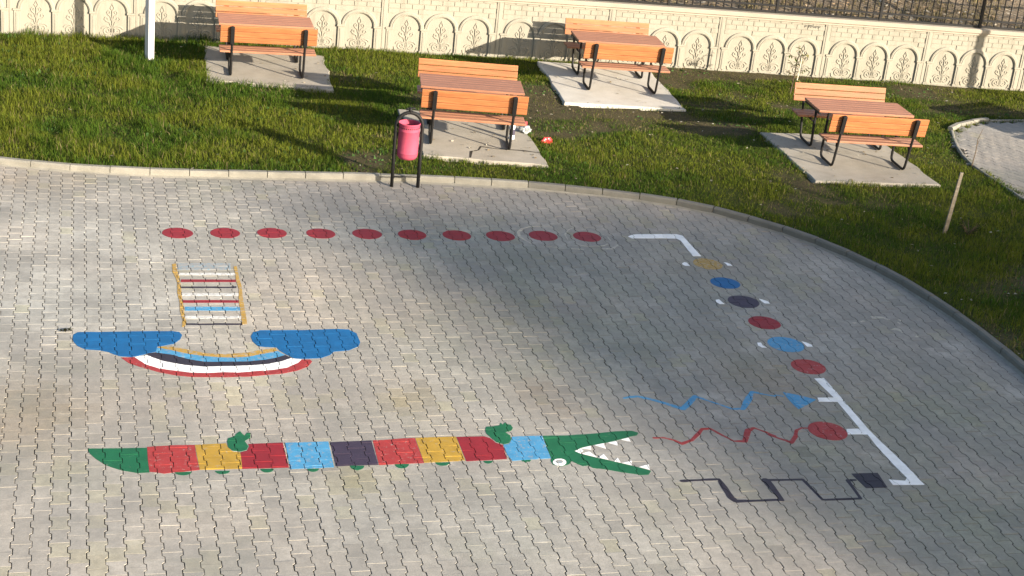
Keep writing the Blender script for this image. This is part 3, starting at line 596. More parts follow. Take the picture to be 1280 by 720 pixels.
# ------------------------------------------------------------------ ornamented boundary wall
wall = empty('boundary_wall', (WALL[2][0], WALL[2][1], LAWN_Z), label='cream cast concrete boundary wall with rows of ornamented arches along the lawn', cat='wall')
def wall_panel_mesh():
    mb = MB(); W_ = 2.0
    mb.box((1.0, 0.06, 0.47), (W_-0.004, 0.12, 1.16))
    mb.box((1.0, -0.012, -0.05), (W_-0.10, 0.026, 0.12))
    for c in (0.10, 0.70, 1.30, 1.90):                     # little columns between the arches
        mb.box((c, -0.015, 0.215), (0.105, 0.034, 0.43), bev=0.008)
        mb.box((c, -0.022, 0.20), (0.045, 0.036, 0.36), bev=0.008)
        mb.box((c, -0.021, 0.425), (0.14, 0.046, 0.035), bev=0.008)
        mb.box((c, -0.019, 0.025), (0.135, 0.042, 0.045), bev=0.006)
    for c in (0.4, 1.0, 1.6):
        arc = [(c+0.2615*math.cos(a), 0.43+0.2615*math.sin(a)) for a in np.linspace(0, math.pi, 21)]
        mb.strip(arc, 0.072, 0.030)
        arc = [(c+0.250*math.cos(a), 0.43+0.250*math.sin(a)) for a in np.linspace(0.05, math.pi-0.05, 21)]
        mb.strip(arc, 0.02, 0.036)
        for s in (-1, 1):                                   # scrollwork
            big = [(c+s*(0.098-0.001*k)+s*(0.082-0.0022*k)*math.cos(0.42*k+0.4), 0.125+(0.082-0.0022*k)*math.sin(0.42*k+0.4)) for k in range(30)]
            mb.strip(big, 0.022, 0.012)
            mb.strip([(c+s*x, z) for x, z in ((0.012, 0.06), (0.03, 0.12), (0.02, 0.20), (0.045, 0.27), (0.09, 0.285), (0.125, 0.32), (0.11, 0.355), (0.075, 0.345), (0.07, 0.315))], 0.022, 0.012)
            mb.strip([(c+s*x, z) for x, z in ((0.012, 0.30), (0.03, 0.37), (0.07, 0.40), (0.085, 0.44), (0.06, 0.465), (0.035, 0.45), (0.045, 0.42))], 0.020, 0.012)
            mb.strip([(c+s*x, z) for x, z in ((0.17, 0.03), (0.19, 0.06), (0.20, 0.10))], 0.018, 0.014)
        mb.strip([(c, 0.08), (c, 0.30), (c, 0.47)], 0.016, 0.016)
        mb.strip([(c, 0.46), (c-0.03, 0.51), (c, 0.58), (c+0.03, 0.51)], 0.020, 0.012, closed=True)
    rs = random.Random(3)
    for r in range(5):                                      # squared stonework above the arches
        z = 0.60+r*0.088; x = 0.06+(0.11 if r % 2 else 0.0)
        cells = [(0.06, 0.06+(0.11 if r % 2 else 0))] if r % 2 else []
        while x < 1.93:
            x2 = min(x+0.205, 1.94); cells.append((x, x2)); x = x2
        for a, b in cells:
            if b-a < 0.04: continue
            clear = True
            for c in (0.4, 1.0, 1.6):
                for qx in (a, (a+b)/2, b):
                    for qz in (z, z+0.08):
                        if (qx-c)**2+(qz-0.43)**2 < 0.305**2: clear = False
            if clear: mb.box(((a+b)/2, -0.004+rs.uniform(-.001, .001), z+0.041), (b-a-0.009, 0.013+rs.uniform(0, .003), 0.079), bev=0.0025)
    me = bpy.data.meshes.new('panel'); me.from_pydata(mb.v, [], mb.f); me.update(); me.materials.append(M_WALL); return me
panel_me = wall_panel_mesh()
pm = MB().box((0, 0.0, 0.48), (0.115, 0.036, 1.12), bev=0.007).box((0, -0.003, 0.48), (0.045, 0.044, 1.10), bev=0.006)
pil_me = bpy.data.meshes.new('pilaster'); pil_me.from_pydata(pm.v, [], pm.f); pil_me.update(); pil_me.materials.append(M_WALL)
org = Vector(wall.location)
for i in range(len(WALL)-1):
    a, b = Vector((*WALL[i], LAWN_Z)), Vector((*WALL[i+1], LAWN_Z)); L = (b-a).length; rz = math.atan2(b.y-a.y, b.x-a.x)
    p = bpy.data.objects.new('panel', panel_me); COL.objects.link(p); p.parent = wall; p.location = a-org; p.rotation_euler = (0, 0, rz); p.scale = (L/2.0, 1, 1)
    q = bpy.data.objects.new('pilaster', pil_me); COL.objects.link(q); q.parent = wall; q.location = a-org; q.rotation_euler = (0, 0, rz)
cp = MB()
Wn = [Vector((*p_, 0)) for p_ in WALL]
def wall_prof(prof):
    mb = MB(); k = len(prof); vs = []; fs = []
    for i, p_ in enumerate(Wn):
        t = ((Wn[min(i+1, len(Wn)-1)]-Wn[max(i-1, 0)])).normalized(); n = Vector((t.y, -t.x, 0))
        for o_, z in prof: vs.append((p_.x+n.x*o_-org.x, p_.y+n.y*o_-org.y, z))
    for i in range(len(Wn)-1):
        for j in range(k): fs.append((i*k+j, (i+1)*k+j, (i+1)*k+(j+1) % k, i*k+(j+1) % k))
    fs += [tuple(range(k)), tuple(range((len(Wn)-1)*k, len(Wn)*k))[::-1]]
    return mb.add(vs, fs)
wall_prof([(-0.16, 0.99), (0.035, 0.99), (0.035, 1.02), (0.062, 1.035), (0.062, 1.095), (0.05, 1.107), (-0.24, 1.112), (-0.24, 0.99)]).build('coping', M_COPING, wall)

# railing on the wall
rail = empty('railing', (6.0, 26.8, 1.10), label='black metal railing with thin upright bars on top of the cream wall', cat='railing')
ro = Vector(rail.location)
def on_wall(s):   # s in panel units
    i = int(math.floor(s)); f = s-i; a, b = Wn[i], Wn[i+1]; p_ = a+(b-a)*f; t = (b-a).normalized(); return p_+Vector((-t.y, t.x, 0))*0.085, t
bar = MB().tube([(0, 0, 0.07), (0, 0, 0.92)], 0.0115, 6); bar_me = bpy.data.meshes.new('baluster'); bar_me.from_pydata(bar.v, [], bar.f); bar_me.materials.append(M_STEEL)
pb = MB().box((0, 0, 0.49), (0.05, 0.05, 0.96), bev=0.004).box((0, 0, 0.017), (0.13, 0.12, 0.012), bev=0.003).tube([(0, 0, 0.97), (0, 0, 1.0)], [0.03, 0.012], 10)
post_me = bpy.data.meshes.new('post'); post_me.from_pydata(pb.v, [], pb.f); post_me.materials.append(M_STEEL)
S0, S1 = 5.5, 12.5
for zz, hh in ((0.085, 0.046), (0.205, 0.03), (0.90, 0.035)):
    mb = MB(); pts = [on_wall(s)[0] for s in np.arange(S0, S1+.01, 0.5)]
    for a, b in zip(pts[:-1], pts[1:]):
        t = (b-a).normalized(); Mx = Matrix.Translation((a+b)/2-ro+Vector((0, 0, 1.10+zz))) @ Matrix.Rotation(math.atan2(t.y, t.x), 4, 'Z')
        mb.box((0, 0, 0), ((b-a).length+0.002, 0.034, hh), Mx)
    mb.build('rail', M_STEEL, rail)
s = S0
nb = 0
while s < S1+0.001:
    p_, t = on_wall(min(s, 12.49)); is_post = nb % 14 == 0
    o = bpy.data.objects.new('post' if is_post else 'baluster', post_me if is_post else bar_me); COL.objects.link(o); o.parent = rail
    o.location = p_-ro+Vector((0, 0, 1.10)); o.rotation_euler = (0, 0, math.atan2(t.y, t.x)); s += 1/14; nb += 1

# ------------------------------------------------------------------ apartment block behind the viewer whose shadow falls over the paving
HB_ = 40.0
A_ = Vector((2.35, 19.3, 0))+Vector((sd.x, sd.y, 0))/sd.z*HB_
e1, e2 = Vector((0.37, -0.93, 0)).normalized(), Vector((1.0, 0.06, 0)).normalized()
bld = empty('apartment_building', A_, label='plain rendered apartment block standing beyond the yard behind the viewer', cat='building')
def quadprism(o0, a, b, z0, z1): return [(p_.x, p_.y, z) for z in (z0, z1) for p_ in (o0, o0+a, o0+a+b, o0+b)]
fsq = [(0, 1, 2, 3), (7, 6, 5, 4), (0, 4, 5, 1), (1, 5, 6, 2), (2, 6, 7, 3), (3, 7, 4, 0)]
Z0 = Vector((0, 0, 0))
mesh_obj('wall', quadprism(Z0+e1*.3+e2*.3, e1*13.4, e2*21.4, -0.2, HB_-0.3), fsq, concrete('render_plaster', (0.5, 0.46, 0.40), 0.1), bld)
mesh_obj('roof', quadprism(Z0, e1*14, e2*22, HB_-0.28, HB_), fsq, M_KERB, bld)
wm = simple('window_glass', (0.05, 0.06, 0.07), 0.1, 0.5)
wv = MB().box((0, 0, 0), (1.3, 0.08, 1.4)); wme = bpy.data.meshes.new('window'); wme.from_pydata(wv.v, [], wv.f); wme.materials.append(wm)
for fl in range(12):
    for kx in range(6):
        o = bpy.data.objects.new('window', wme); COL.objects.link(o); o.parent = bld
        o.location = e1*.29+e2*(2.2+kx*3.4)+Vector((0, 0, 1.9+fl*3.2)); o.rotation_euler = (0, 0, math.atan2(e2.y, e2.x))

# ------------------------------------------------------------------ concrete slabs
SL = ['pale concrete slab under the picnic table beside the white lamp post', 'cracked concrete slab under the picnic table behind the pink bin',
      'bright concrete slab reaching the wall, between the pink bin and the young sapling', 'greyish concrete slab under the picnic table by the curved footpath']
for S, lb in zip(SLABS, SL):
    P = []
    for i in range(4):
        a, b = np.array(S[i]), np.array(S[(i+1) % 4])
        for t in np.linspace(0, 1, 9, endpoint=False):
            P.append(a+(b-a)*t+RNG.normal(0, 0.012 if 0 < t else 0.004, 2))
    n = len(P); c = np.mean(np.array(P), 0)
    vs = [(*(q-c), -0.1) for q in P]+[(*(q-c), SLAB_Z-0.012) for q in P]+[(*((q-c)*0.988), SLAB_Z) for q in P]
    fs = [tuple(range(2*n, 3*n))]+[(k*n+i, k*n+(i+1) % n, (k+1)*n+(i+1) % n, (k+1)*n+i) for k in (0, 1) for i in range(n)]
    o = mesh_obj('concrete_slab', vs, fs, M_SLABB if 'bright' in lb else M_SLAB); o.location = (*c, 0); tag(o, lb, 'slab', 'concrete slabs under the picnic tables')
    if 'cracked' in lb:
        K = np.array([(5.22, 20.66), (5.3, 20.95), (5.42, 21.02), (5.5, 21.2), (5.72, 21.1), (6.1, 21.05), (6.32, 20.95)])-c; kv = []; kf = []
        for q, p_ in enumerate(K):
            d = K[min(q+1, len(K)-1)]-K[max(q-1, 0)]; d = np.array([-d[1], d[0]])/np.linalg.norm(d)*(0.012+0.010*(q % 2)); kv += [(*(p_+d), SLAB_Z+0.002), (*(p_-d), SLAB_Z+0.002)]
        kf = [(2*q, 2*q+1, 2*q+3, 2*q+2) for q in range(len(K)-1)]
        mesh_obj('crack', kv, kf, M_SAND, o)

# ------------------------------------------------------------------ picnic tables: two benches and a table on one steel frame
def bez(a, b, c, n=5): return [tuple((1-t)**2*np.array(a)+2*t*(1-t)*np.array(b)+t*t*np.array(c)) for t in np.linspace(0, 1, n)]
def make_picnic():
    root = empty('picnic_table', (0, 0, 0))
    lean = lambda z: -0.775-(z-0.06)*0.215
    for s in (1, -1):                       # near and far half
        for x in (-0.565, 0.565):
            prof = [(lean(0.845), 0.845), (lean(0.5), 0.5), (lean(0.14), 0.14)]+bez((lean(0.10), 0.10), (-0.765, 0.022), (-0.68, 0.022))+bez((-0.32, 0.022), (-0.235, 0.022), (-0.24, 0.10))+[(-0.255, 0.4), (-0.275, 0.70)]
            mb = MB().tube([(x, s*y, z) for y, z in prof], 0.0195, 8)
            Mx = Matrix.Translation((x, s*(lean(0.70)-0.004), 0.70)) @ Matrix.Rotation(s*math.atan(0.215), 4, 'X')
            mb.box((0, 0, 0), (0.062, 0.042, 0.29), Mx, bev=0.008)
            lf = mb.build('leg_frame', M_STEEL, root, smooth=False)
            b2 = MB().box((x, s*-0.56, 0.405), (0.035, 0.60, 0.012)).box((x, s*-0.82, 0.375), (0.03, 0.05, 0.07)); b2.build('seat_bracket', M_STEEL, lf)
        mb = MB()
        for kk in range(3):
            zc = 0.622+kk*0.0935; Mx = Matrix.Translation((0, s*(lean(zc)+0.042), zc)) @ Matrix.Rotation(s*math.atan(0.215), 4, 'X')
            mb.box((0, 0, 0), (1.5, 0.032, 0.0885), Mx, bev=0.006)
        mb.build('backrest', M_WOOD, root)
        mb = MB()
        for kk in range(3): mb.box((0, s*(-0.80+kk*0.128), 0.43), (1.5, 0.118, 0.034), bev=0.007)
        mb.build('seat', M_WOODT, root)
    mb = MB()
    for kk in range(6): mb.box((0, -0.30+kk*0.12, 0.742), (1.5, 0.114, 0.034), bev=0.006)
    mb.build('tabletop', M_WOODT, root)
    mb = MB()
    for x in (-0.565, 0.565): mb.box((x, 0, 0.713), (0.05, 0.66, 0.024))
    for x in (-0.725, 0.725): mb.box((x, 0, 0.706), (0.03, 0.68, 0.036))
    mb.build('tabletop_bearer', M_STEEL, root)
    return root
pic = make_picnic()
for i, (x, y, a, lb) in enumerate([(2.82, 25.35, -2.0, 'orange wooden picnic table with attached benches, right beside the white lamp post'),
                                   (5.44, 21.85, -9.5, 'orange wooden picnic table with benches standing behind the pink bin'),
                                   (8.75, 25.17, -5.5, 'orange wooden picnic table with attached benches near the wall on the brightest slab'),
                                   (11.37, 21.26, -6.0, 'orange wooden picnic table with benches nearest the curved footpath and wooden stake')]):
    o = pic if i == 0 else copy_tree(pic)
    o.location = (x, y, SLAB_Z); o.rotation_euler = (0, 0, R(a)); tag(o, lb, 'picnic table', 'orange picnic tables on the lawn')

o = copy_tree(pic); o.location = (17.1, 21.4, 0.085); o.rotation_euler = (0, 0, R(20)); tag(o, 'added unseen picnic table on the footpath paving, there for its shadow', 'picnic table', 'orange picnic tables on the lawn')  # extra table out of view, added to shade the path and lawn edge
# ------------------------------------------------------------------ litter bin
add_streaks(M_PINK, (0.17, 0.045, 0.065), (14, 14, 1.6))
bn = empty('litter_bin', (4.10, 19.63, 0), R(-3), label='pink round litter bin hung in a black hoop frame beside the kerb', cat='bin')
arc = [(0.175*math.cos(a), 0, 0.83+0.19*math.sin(a)) for a in np.linspace(math.pi, 0, 15)]
MB().tube([(-0.175, 0, -0.02), (-0.175, 0, 0.45)]+arc+[(0.175, 0, 0.45), (0.175, 0, -0.02)], 0.024, 10).build('frame', M_STEEL, bn, True)
MB().tube([(-0.175, 0, 0.14), (0.175, 0, 0.14)], 0.009, 6).build('crossbar', M_STEEL, bn)
fk = MB().tube([(-0.06, 0, 1.055), (-0.035, 0, 1.075), (0, 0, 1.05), (0.035, 0, 1.085), (0.065, 0, 1.065)], 0.015, 6).tube([(0, 0, 1.02), (0, 0, 1.085)], 0.024, 8)
fk.build('finial', M_STEEL, bn, True)
pr = [(0.118, 0.0), (0.142, 0.03), (0.147, 0.06), (0.147, 0.08), (0.151, 0.085), (0.147, 0.09), (0.149, 0.38), (0.153, 0.385), (0.149, 0.39), (0.149, 0.465), (0.157, 0.472), (0.157, 0.486), (0.149, 0.488), (0.144, 0.47), (0.140, 0.08), (0.115, 0.03)]
bk = MB().lathe(pr, 32, (0, 0, 0.40)); bk.v = [(x*0.93, y*0.93, z) for x, y, z in bk.v]; bko = bk.build('bucket', M_PINK, bn, True)
mb = MB()
for kk in range(32):                                        # ring of small square holes below the rim
    a = 2*math.pi*kk/32; Mx = Matrix.Translation((0.1386*math.cos(a), 0.1386*math.sin(a), 0.83)) @ Matrix.Rotation(a, 4, 'Z')
    mb.box((0, 0, 0), (0.004, 0.012, 0.014), Mx)
mb.build('perforation', M_STEEL, bko)
mb = MB()
for s in (-1, 1): mb.box((s*0.158, 0, 0.72), (0.03, 0.03, 0.05)).box((s*0.158, 0, 0.50), (0.03, 0.03, 0.03))
mb.build('hinge', M_STEEL, bn)

# ------------------------------------------------------------------ lamp posts
def lamp_post(loc, label):
    r_ = empty('lamp_post', loc, R(30), label=label, cat='lamp post', group='white lamp posts')
    MB().box((0, 0, 2.1), (0.112, 0.112, 4.3), bev=0.012).build('pole', M_WHITEP, r_)
    MB().box((0, 0, 0.03), (0.24, 0.24, 0.02), bev=0.004).build('base_plate', M_STEEL, r_)
    MB().box((0, -0.45, 4.22), (0.11, 0.9, 0.07), bev=0.01).box((0, -0.95, 4.21), (0.26, 0.42, 0.05), bev=0.01).build('lamp_head', M_WHITEP, r_)
lamp_post((1.02, 25.62, LAWN_Z-0.02), 'white square lamp post standing in grass between wall and kerb')
lamp_post((18.45, 22.75, 0.06), 'white square lamp post standing by the footpath, its shadow on the wall')

# ------------------------------------------------------------------ painted game on the paving
def D3(key, name, ma, label, cat='painted disc', group=None, extra=(), amp=0.012):
    _, (cx, cy), r = SHAPES[key]
    out = wob(cx, cy, r, amp=amp, sd_=len(key)+ord(key[-1]))
    if extra:
        e_ = empty(name, (cx, cy, 0), label=label, cat=cat, group=group); painted('spot', out, ma, parent=e_)
        for x in extra: painted('side_mark', SHAPES[x], PAINT['white'], parent=e_)
        return e_
    return tag(painted(name, out, ma), label, cat, group)
ords = ['first', 'second', 'third', 'fourth', 'fifth', 'sixth', 'seventh', 'eighth', 'ninth', 'tenth']
for i in range(10):
    lb = f'red painted disc, {ords[i]} in the straight row of ten counted from above the ladder'
    if i == 8: lb = 'red painted disc half circled by one pale arc, ninth in the row of ten'
    if i == 9: lb = 'red painted disc at the row end nearest the white corner line, inside broken rings'
    D3('row_%d' % i, 'painted_disc', PAINT['red'], lb, group='red discs painted in a row')
D3('col_yel', 'painted_disc', PAINT['fadedyellow'], 'worn yellow painted disc between two white dashes below the white corner line', extra=('mk_yel_a', 'mk_yel_b'), group='coloured discs leading down the right side', amp=0.03)
D3('col_blu', 'painted_disc', PAINT['blue'], 'dark blue painted disc between the worn yellow disc and the purple black disc', group='coloured discs leading down the right side')
D3('col_drk', 'painted_disc', PAINT['purple'], 'purple black painted disc between two white dashes', extra=('mk_drk_a', 'mk_drk_b'), group='coloured discs leading down the right side')
D3('col_red', 'painted_disc', PAINT['red'], 'red painted disc between the purple black disc and the sky blue disc', group='coloured discs leading down the right side')
D3('col_sky', 'painted_disc', PAINT['sky'], 'sky blue painted disc between two white dashes', extra=('mk_sky_a', 'mk_sky_b'), group='coloured discs leading down the right side')
D3('col_rd2', 'painted_disc', PAINT['brick'], 'brick red painted disc just above the top of the long white border line', group='coloured discs leading down the right side')
tag(painted('painted_line', SHAPES['corner'], PAINT['white']), 'bent white painted corner line above the worn yellow disc', 'painted line')
tag(painted('painted_line', SHAPES['border'], PAINT['white']), 'long slanting white painted line with three short side ticks', 'painted line')
def trail(key, ma, label, tip=None):
    loc = (*center(key), 0); e_ = empty('painted_trail', loc, label=label, cat='painted trail', group='painted trails leading to the white line')
    painted_line('stroke', SHAPES[key][1], SHAPES[key][2], ma, e_, 1.1 if key == 'stp' else 0.88)
    if tip:
        v = SHAPES[tip]; painted('end_spot', wob(*v[1], v[2], sd_=2) if isinstance(v, tuple) else v, ma, 0.0024, e_)
trail('zig', PAINT['sky'], 'light blue zigzag trail ending in a blue triangle', 'zig_tip')
trail('wav', PAINT['brick'], 'red wavy trail ending in a red disc', 'wav_disc')
trail('stp', PAINT['dark'], 'dark square stepped trail ending in a dark square', 'stp_sq')
e_ = empty('faded_ring', (*center('ring9'), 0), label='pale yellow broken ring arc around the ninth red disc', cat='chalk ring')
for kk in ('ring9', 'ring9b'): painted_line('arc', *SHAPES[kk][1:], PAINT['fadedwhite'], e_)
e_ = empty('faded_ring', (*center('ring10'), 0), label='broken pale double ring marks around the tenth red disc', cat='chalk ring')
for kk in ('ring10', 'ring10b', 'ring10c', 'ring10d', 'ring10e'): painted_line('arc', *SHAPES[kk][1:], PAINT['fadedwhite'], e_)
e_ = empty('paint_flecks', (*center('fl2'), 0), label='loose white paint flecks on the paving near the curved kerb', cat='paint flecks')
for kk in range(7): painted('fleck', SHAPES['fl%d' % kk], PAINT['fadedwhite'], parent=e_)
# ladder
e_ = empty('painted_ladder', (*center('rail_a'), 0), label='painted ladder with yellow rails and coloured rungs above the clouds', cat='painted ladder')
for kk in ('rail_a', 'rail_b'): painted('rail', SHAPES[kk], PAINT['ochre'], 0.0024, e_)
for kk in sorted(SHAPES):
    if kk.startswith('rung_'):
        c_ = kk.split('_')[2]; o = painted('rung', SHAPES[kk], PAINT['fadedsky'] if kk == 'rung_0_sky' else PAINT['rungwhite' if c_ == 'white' else c_], parent=e_)
        o['label'] = {'sky': 'light blue rung', 'white': 'white rung', 'red': 'red rung', 'dark': 'thin dark rung'}[c_] if kk != 'rung_0_sky' else 'wide faded light blue rung'
# rainbow
e_ = empty('painted_rainbow', (*center('band_white'), 0), label='upturned painted rainbow hanging between two blue clouds', cat='painted rainbow')
for kk in ('cloud_a', 'cloud_b'): painted('cloud', SHAPES[kk], PAINT['blue'], 0.0026, e_)
for c_, mm in (('yellow', 'ochre'), ('sky', 'sky'), ('dark', 'dark'), ('white', 'white'), ('red', 'brick')):
    o = painted('band', SHAPES['band_'+c_], PAINT[mm], 0.0016, e_); o['label'] = c_.replace('sky', 'light blue')+' rainbow band'
# crocodile
e_ = empty('painted_crocodile', (*center('blk4'), 0), label='long painted crocodile of coloured blocks with open toothed green jaws', cat='painted crocodile')
painted('tail', SHAPES['tail'], PAINT['green'], parent=e_)
for i, c_ in enumerate(['brick', 'yellow', 'red', 'sky', 'purple', 'brick', 'yellow', 'red', 'sky']):
    o = painted('body_block', SHAPES['blk%d' % i], PAINT[c_], parent=e_); o['label'] = {'brick': 'brick red', 'yellow': 'yellow', 'red': 'dark red', 'sky': 'light blue', 'purple': 'dark purple'}[c_]+' body block'
for kk in ('foot_a', 'foot_b'): painted('foot', SHAPES[kk], PAINT['green'], 0.0024, e_)
for i in range(9): painted('belly_bump', SHAPES['bump_%d' % i], PAINT['green'], 0.0010, e_)
hd = painted('head', SHAPES['head'], PAINT['green'], parent=e_)
ey = painted('eye', SHAPES['eye'], PAINT['white'], 0.0026, e_)
pu = painted('pupil', SHAPES['pupil'], PAINT['fadedsky'], 0.0034, e_); pu.parent = ey
for i in range(10): painted('tooth', SHAPES['tooth_%d' % i], PAINT['white'], 0.0024, e_)

# small scribble on the wall
mb = MB()
for dx in (0.0, 0.075, 0.12, 0.165, 0.21, 0.26):
    hgt = random.uniform(0.03, 0.055)
    mb.strip([(dx, 0.0), (dx+0.012, hgt), (dx+0.03, hgt*0.4), (dx+0.04, hgt)], 0.010, 0.0015)
sc = mb.build('wall_scribble', simple('scribble_paint', (0.035, 0.033, 0.03), 0.7)); p0, p1 = Wn[8], Wn[9]; tt = (p1-p0).normalized(); q0 = p0+(p1-p0)*0.77+Vector((tt.y, -tt.x, 0))*0.0145
sc.location = (q0.x, q0.y, 0.965); sc.rotation_euler = (0, 0, math.atan2(tt.y, tt.x)); tag(sc, 'small dark scribble high on the cream wall above the second arch right of the sapling', 'scribble')

# ------------------------------------------------------------------ grass, blade by blade
def blades(name, n, xr, yr, keepf, hf, colf, ma, wd=(0.004, 0.009), zf=None):
    x = RNG.uniform(*xr, n); y = RNG.uniform(*yr, n); k = keepf(x, y); x, y = x[k], y[k]; n = len(x)
    h = hf(x, y)*RNG.uniform(0.55, 1.25, n)*(0.40+0.75*vnoise(x*5.5, y*5.5, 8)+0.55*vnoise(x*2.2, y*2.2, 18)); a = RNG.uniform(0, 2*np.pi, n); ln = RNG.uniform(0.15, 0.85, n)*h
    w_ = RNG.uniform(*wd, n); b = a+np.pi/2+RNG.normal(0, 0.5, n); z = zf(x, y)-0.01
    dx, dy = np.cos(a), np.sin(a); sx, sy = np.cos(b)*w_, np.sin(b)*w_
    V = np.zeros((n, 5, 3))
    V[:, 0] = np.stack([x-sx, y-sy, z], 1); V[:, 1] = np.stack([x+sx, y+sy, z], 1)
    mx, my, mz = x+dx*ln*0.35, y+dy*ln*0.35, z+h*0.62
    V[:, 2] = np.stack([mx+sx*.8, my+sy*.8, mz], 1); V[:, 3] = np.stack([mx-sx*.8, my-sy*.8, mz], 1)
    V[:, 4] = np.stack([x+dx*ln, y+dy*ln, z+h*RNG.uniform(0.78, 1.0, n)], 1)
    me = bpy.data.meshes.new(name); nv = n*5; me.vertices.add(nv); me.vertices.foreach_set('co', V.astype(np.float32).ravel())
    b5 = (np.arange(n)*5)[:, None]; loops = np.concatenate([b5+np.array([[0, 1, 2, 3]]), b5+np.array([[3, 2, 4]])], 1).ravel()
    me.loops.add(n*7); me.loops.foreach_set('vertex_index', loops.astype(np.int32))
    me.polygons.add(n*2); st = ((np.arange(n)*7)[:, None]+np.array([[0, 4]])).ravel()
    me.polygons.foreach_set('loop_start', st.astype(np.int32)); me.polygons.foreach_set('loop_total', np.tile([4, 3], n).astype(np.int32))
    me.update(calc_edges=True); me.validate()
    c = colf(x, y); at = me.color_attributes.new('tint', 'FLOAT_COLOR', 'POINT'); cc = np.repeat(np.c_[c, np.ones(n)], 5, axis=0).reshape(n, 5, 4)
    at.data.foreach_set('color', cc.astype(np.float32).ravel())
    me.materials.append(ma); o = bpy.data.objects.new(name, me); COL.objects.link(o); return o
def lawn_ok(x, y, m_=0.0):
    ok = (lawn_side(x, y) > 0.085) & (y < wall_y(x)-0.03)
    creep = 0.986-0.075*np.clip(fbm(x*2.6, y*2.6, 29)*2.4-1.1, 0, 1)
    for S in SLABS+[PATH]:
        c = np.mean(np.array(S), 0); ok &= ~in_poly(c[0]+(x-c[0])/creep, c[1]+(y-c[1])/creep, S)
    return ok
def keep_g(x, y): return lawn_ok(x, y) & (RNG.random(len(x)) > np.clip(bareness(x, y)*1.0-0.08, 0, 0.84)) & ~((x > 12.5) & (y < 15))
def h_g(x, y):
    lush = np.clip(1-bareness(x, y), 0, 1); left = np.clip((6.0-x)/5, 0, 1)
    return 0.035+0.03*lush+0.075*left*lush*np.clip(fbm(x*2.3, y*2.3, 13)*2.6-0.75, 0, 1.4)+0.02*np.exp(-((x-10.9)/1.6)**2-((y-15.5)/2.5)**2)
def c_g(x, y):
    n = len(x); gcol = np.array([0.046, 0.090, 0.011]); ycol = np.array([0.126, 0.142, 0.018]); dry = np.array([0.185, 0.150, 0.075]); dk = np.array([0.022, 0.042, 0.008])
    f = np.clip((fbm(x*1.1, y*1.3, 55, 4)-0.36)/0.26, 0, 1)
    yy = np.clip(f*0.80+RNG.normal(0, 0.2, n), 0, 1)[:, None]; c = gcol*(1-yy)+ycol*yy
    d = (RNG.random(n) < 0.06+0.30*bareness(x, y)); c[d] = dry*RNG.uniform(0.7, 1.2, d.sum())[:, None]
    q = RNG.random(n) < 0.10; c[q] = dk
    return c*RNG.uniform(0.75, 1.25, n)[:, None]
M_GRASS = leafy('grass_blade')
gr = blades('grass', 800000, (-2.6, 17.5), (11.0, 27.0), keep_g, h_g, c_g, M_GRASS, (0.0016, 0.0042), lawn_z)
tag(gr, kind='stuff')
# low broad-leaved weeds among the grass
def keep_w(x, y): return lawn_ok(x, y) & (fbm(x*1.3+5, y*1.3, 91) > 0.56)
wd_ = blades('lawn_weeds', 26000, (-2.6, 16.5), (12.0, 26.8), keep_w, lambda x, y: 0.03+0.03*np.clip((6-x)/5, 0, 1), lambda x, y: np.array([0.05, 0.10, 0.03])*RNG.uniform(0.6, 1.7, len(x))[:, None], M_GRASS, (0.012, 0.026), lawn_z)
tag(wd_, kind='stuff')
# dead leaves and straw lying about on lawn and bank
def flat_bits(name, x, y, z, size, cols, ma):
    n = len(x); V = np.zeros((n, 4, 3)); a = RNG.uniform(0, 6.28, n); s_ = RNG.uniform(*size, n); e = RNG.uniform(0.3, 0.8, n)
    for k, (u, v) in enumerate(((-1, 0), (0, -1), (1, 0), (0, 1))):
        V[:, k, 0] = x+(np.cos(a)*u-np.sin(a)*v*e)*s_; V[:, k, 1] = y+(np.sin(a)*u+np.cos(a)*v*e)*s_; V[:, k, 2] = z+RNG.uniform(0.0, 0.6, n)*s_
    o = mesh_obj(name, V.reshape(-1, 3), (np.arange(n)[:, None]*4+np.arange(4)[None]).tolist(), ma)
    at = o.data.color_attributes.new('tint', 'FLOAT_COLOR', 'POINT'); c = np.array(cols)[RNG.integers(0, len(cols), n)]*RNG.uniform(0.7, 1.3, n)[:, None]
    at.data.foreach_set('color', np.repeat(np.c_[c, np.ones(n)], 4, axis=0).astype(np.float32).ravel()); return o
n = 2600; x = RNG.uniform(-2.5, 16, n); y = RNG.uniform(12, 26.8, n); k = lawn_ok(x, y) & (RNG.random(n) < 0.3+0.7*bareness(x, y)); x, y = x[k], y[k]
for S in SLABS:
    q0, q1 = np.array(S).min(0), np.array(S).max(0); xx, yy2 = RNG.uniform(q0[0], q1[0], 70), RNG.uniform(q0[1], q1[1], 70); ki = in_poly(xx, yy2, S); x, y = np.r_[x, xx[ki]], np.r_[y, yy2[ki]]
slab_in = np.any([in_poly(x, y, S) for S in SLABS], axis=0)
tag(flat_bits('lawn_litter', x, y, np.where(slab_in, SLAB_Z+0.003, lawn_z(x, y)+0.03), (0.010, 0.032), [(0.30, 0.26, 0.19), (0.20, 0.15, 0.09), (0.36, 0.34, 0.28)], M_GRASS), kind='stuff')
n = 9000; x = RNG.uniform(4, 26, n); dd = RNG.uniform(0.2, 1.0, n)**2*9; y = wall_y(x)+0.2+dd
tag(flat_bits('bank_litter', x, y, 1.06+0.16*np.maximum(0, dd-0.1), (0.02, 0.07), [(0.30, 0.22, 0.14), (0.20, 0.15, 0.09), (0.40, 0.36, 0.29), (0.24, 0.20, 0.12)], M_GRASS), kind='stuff')
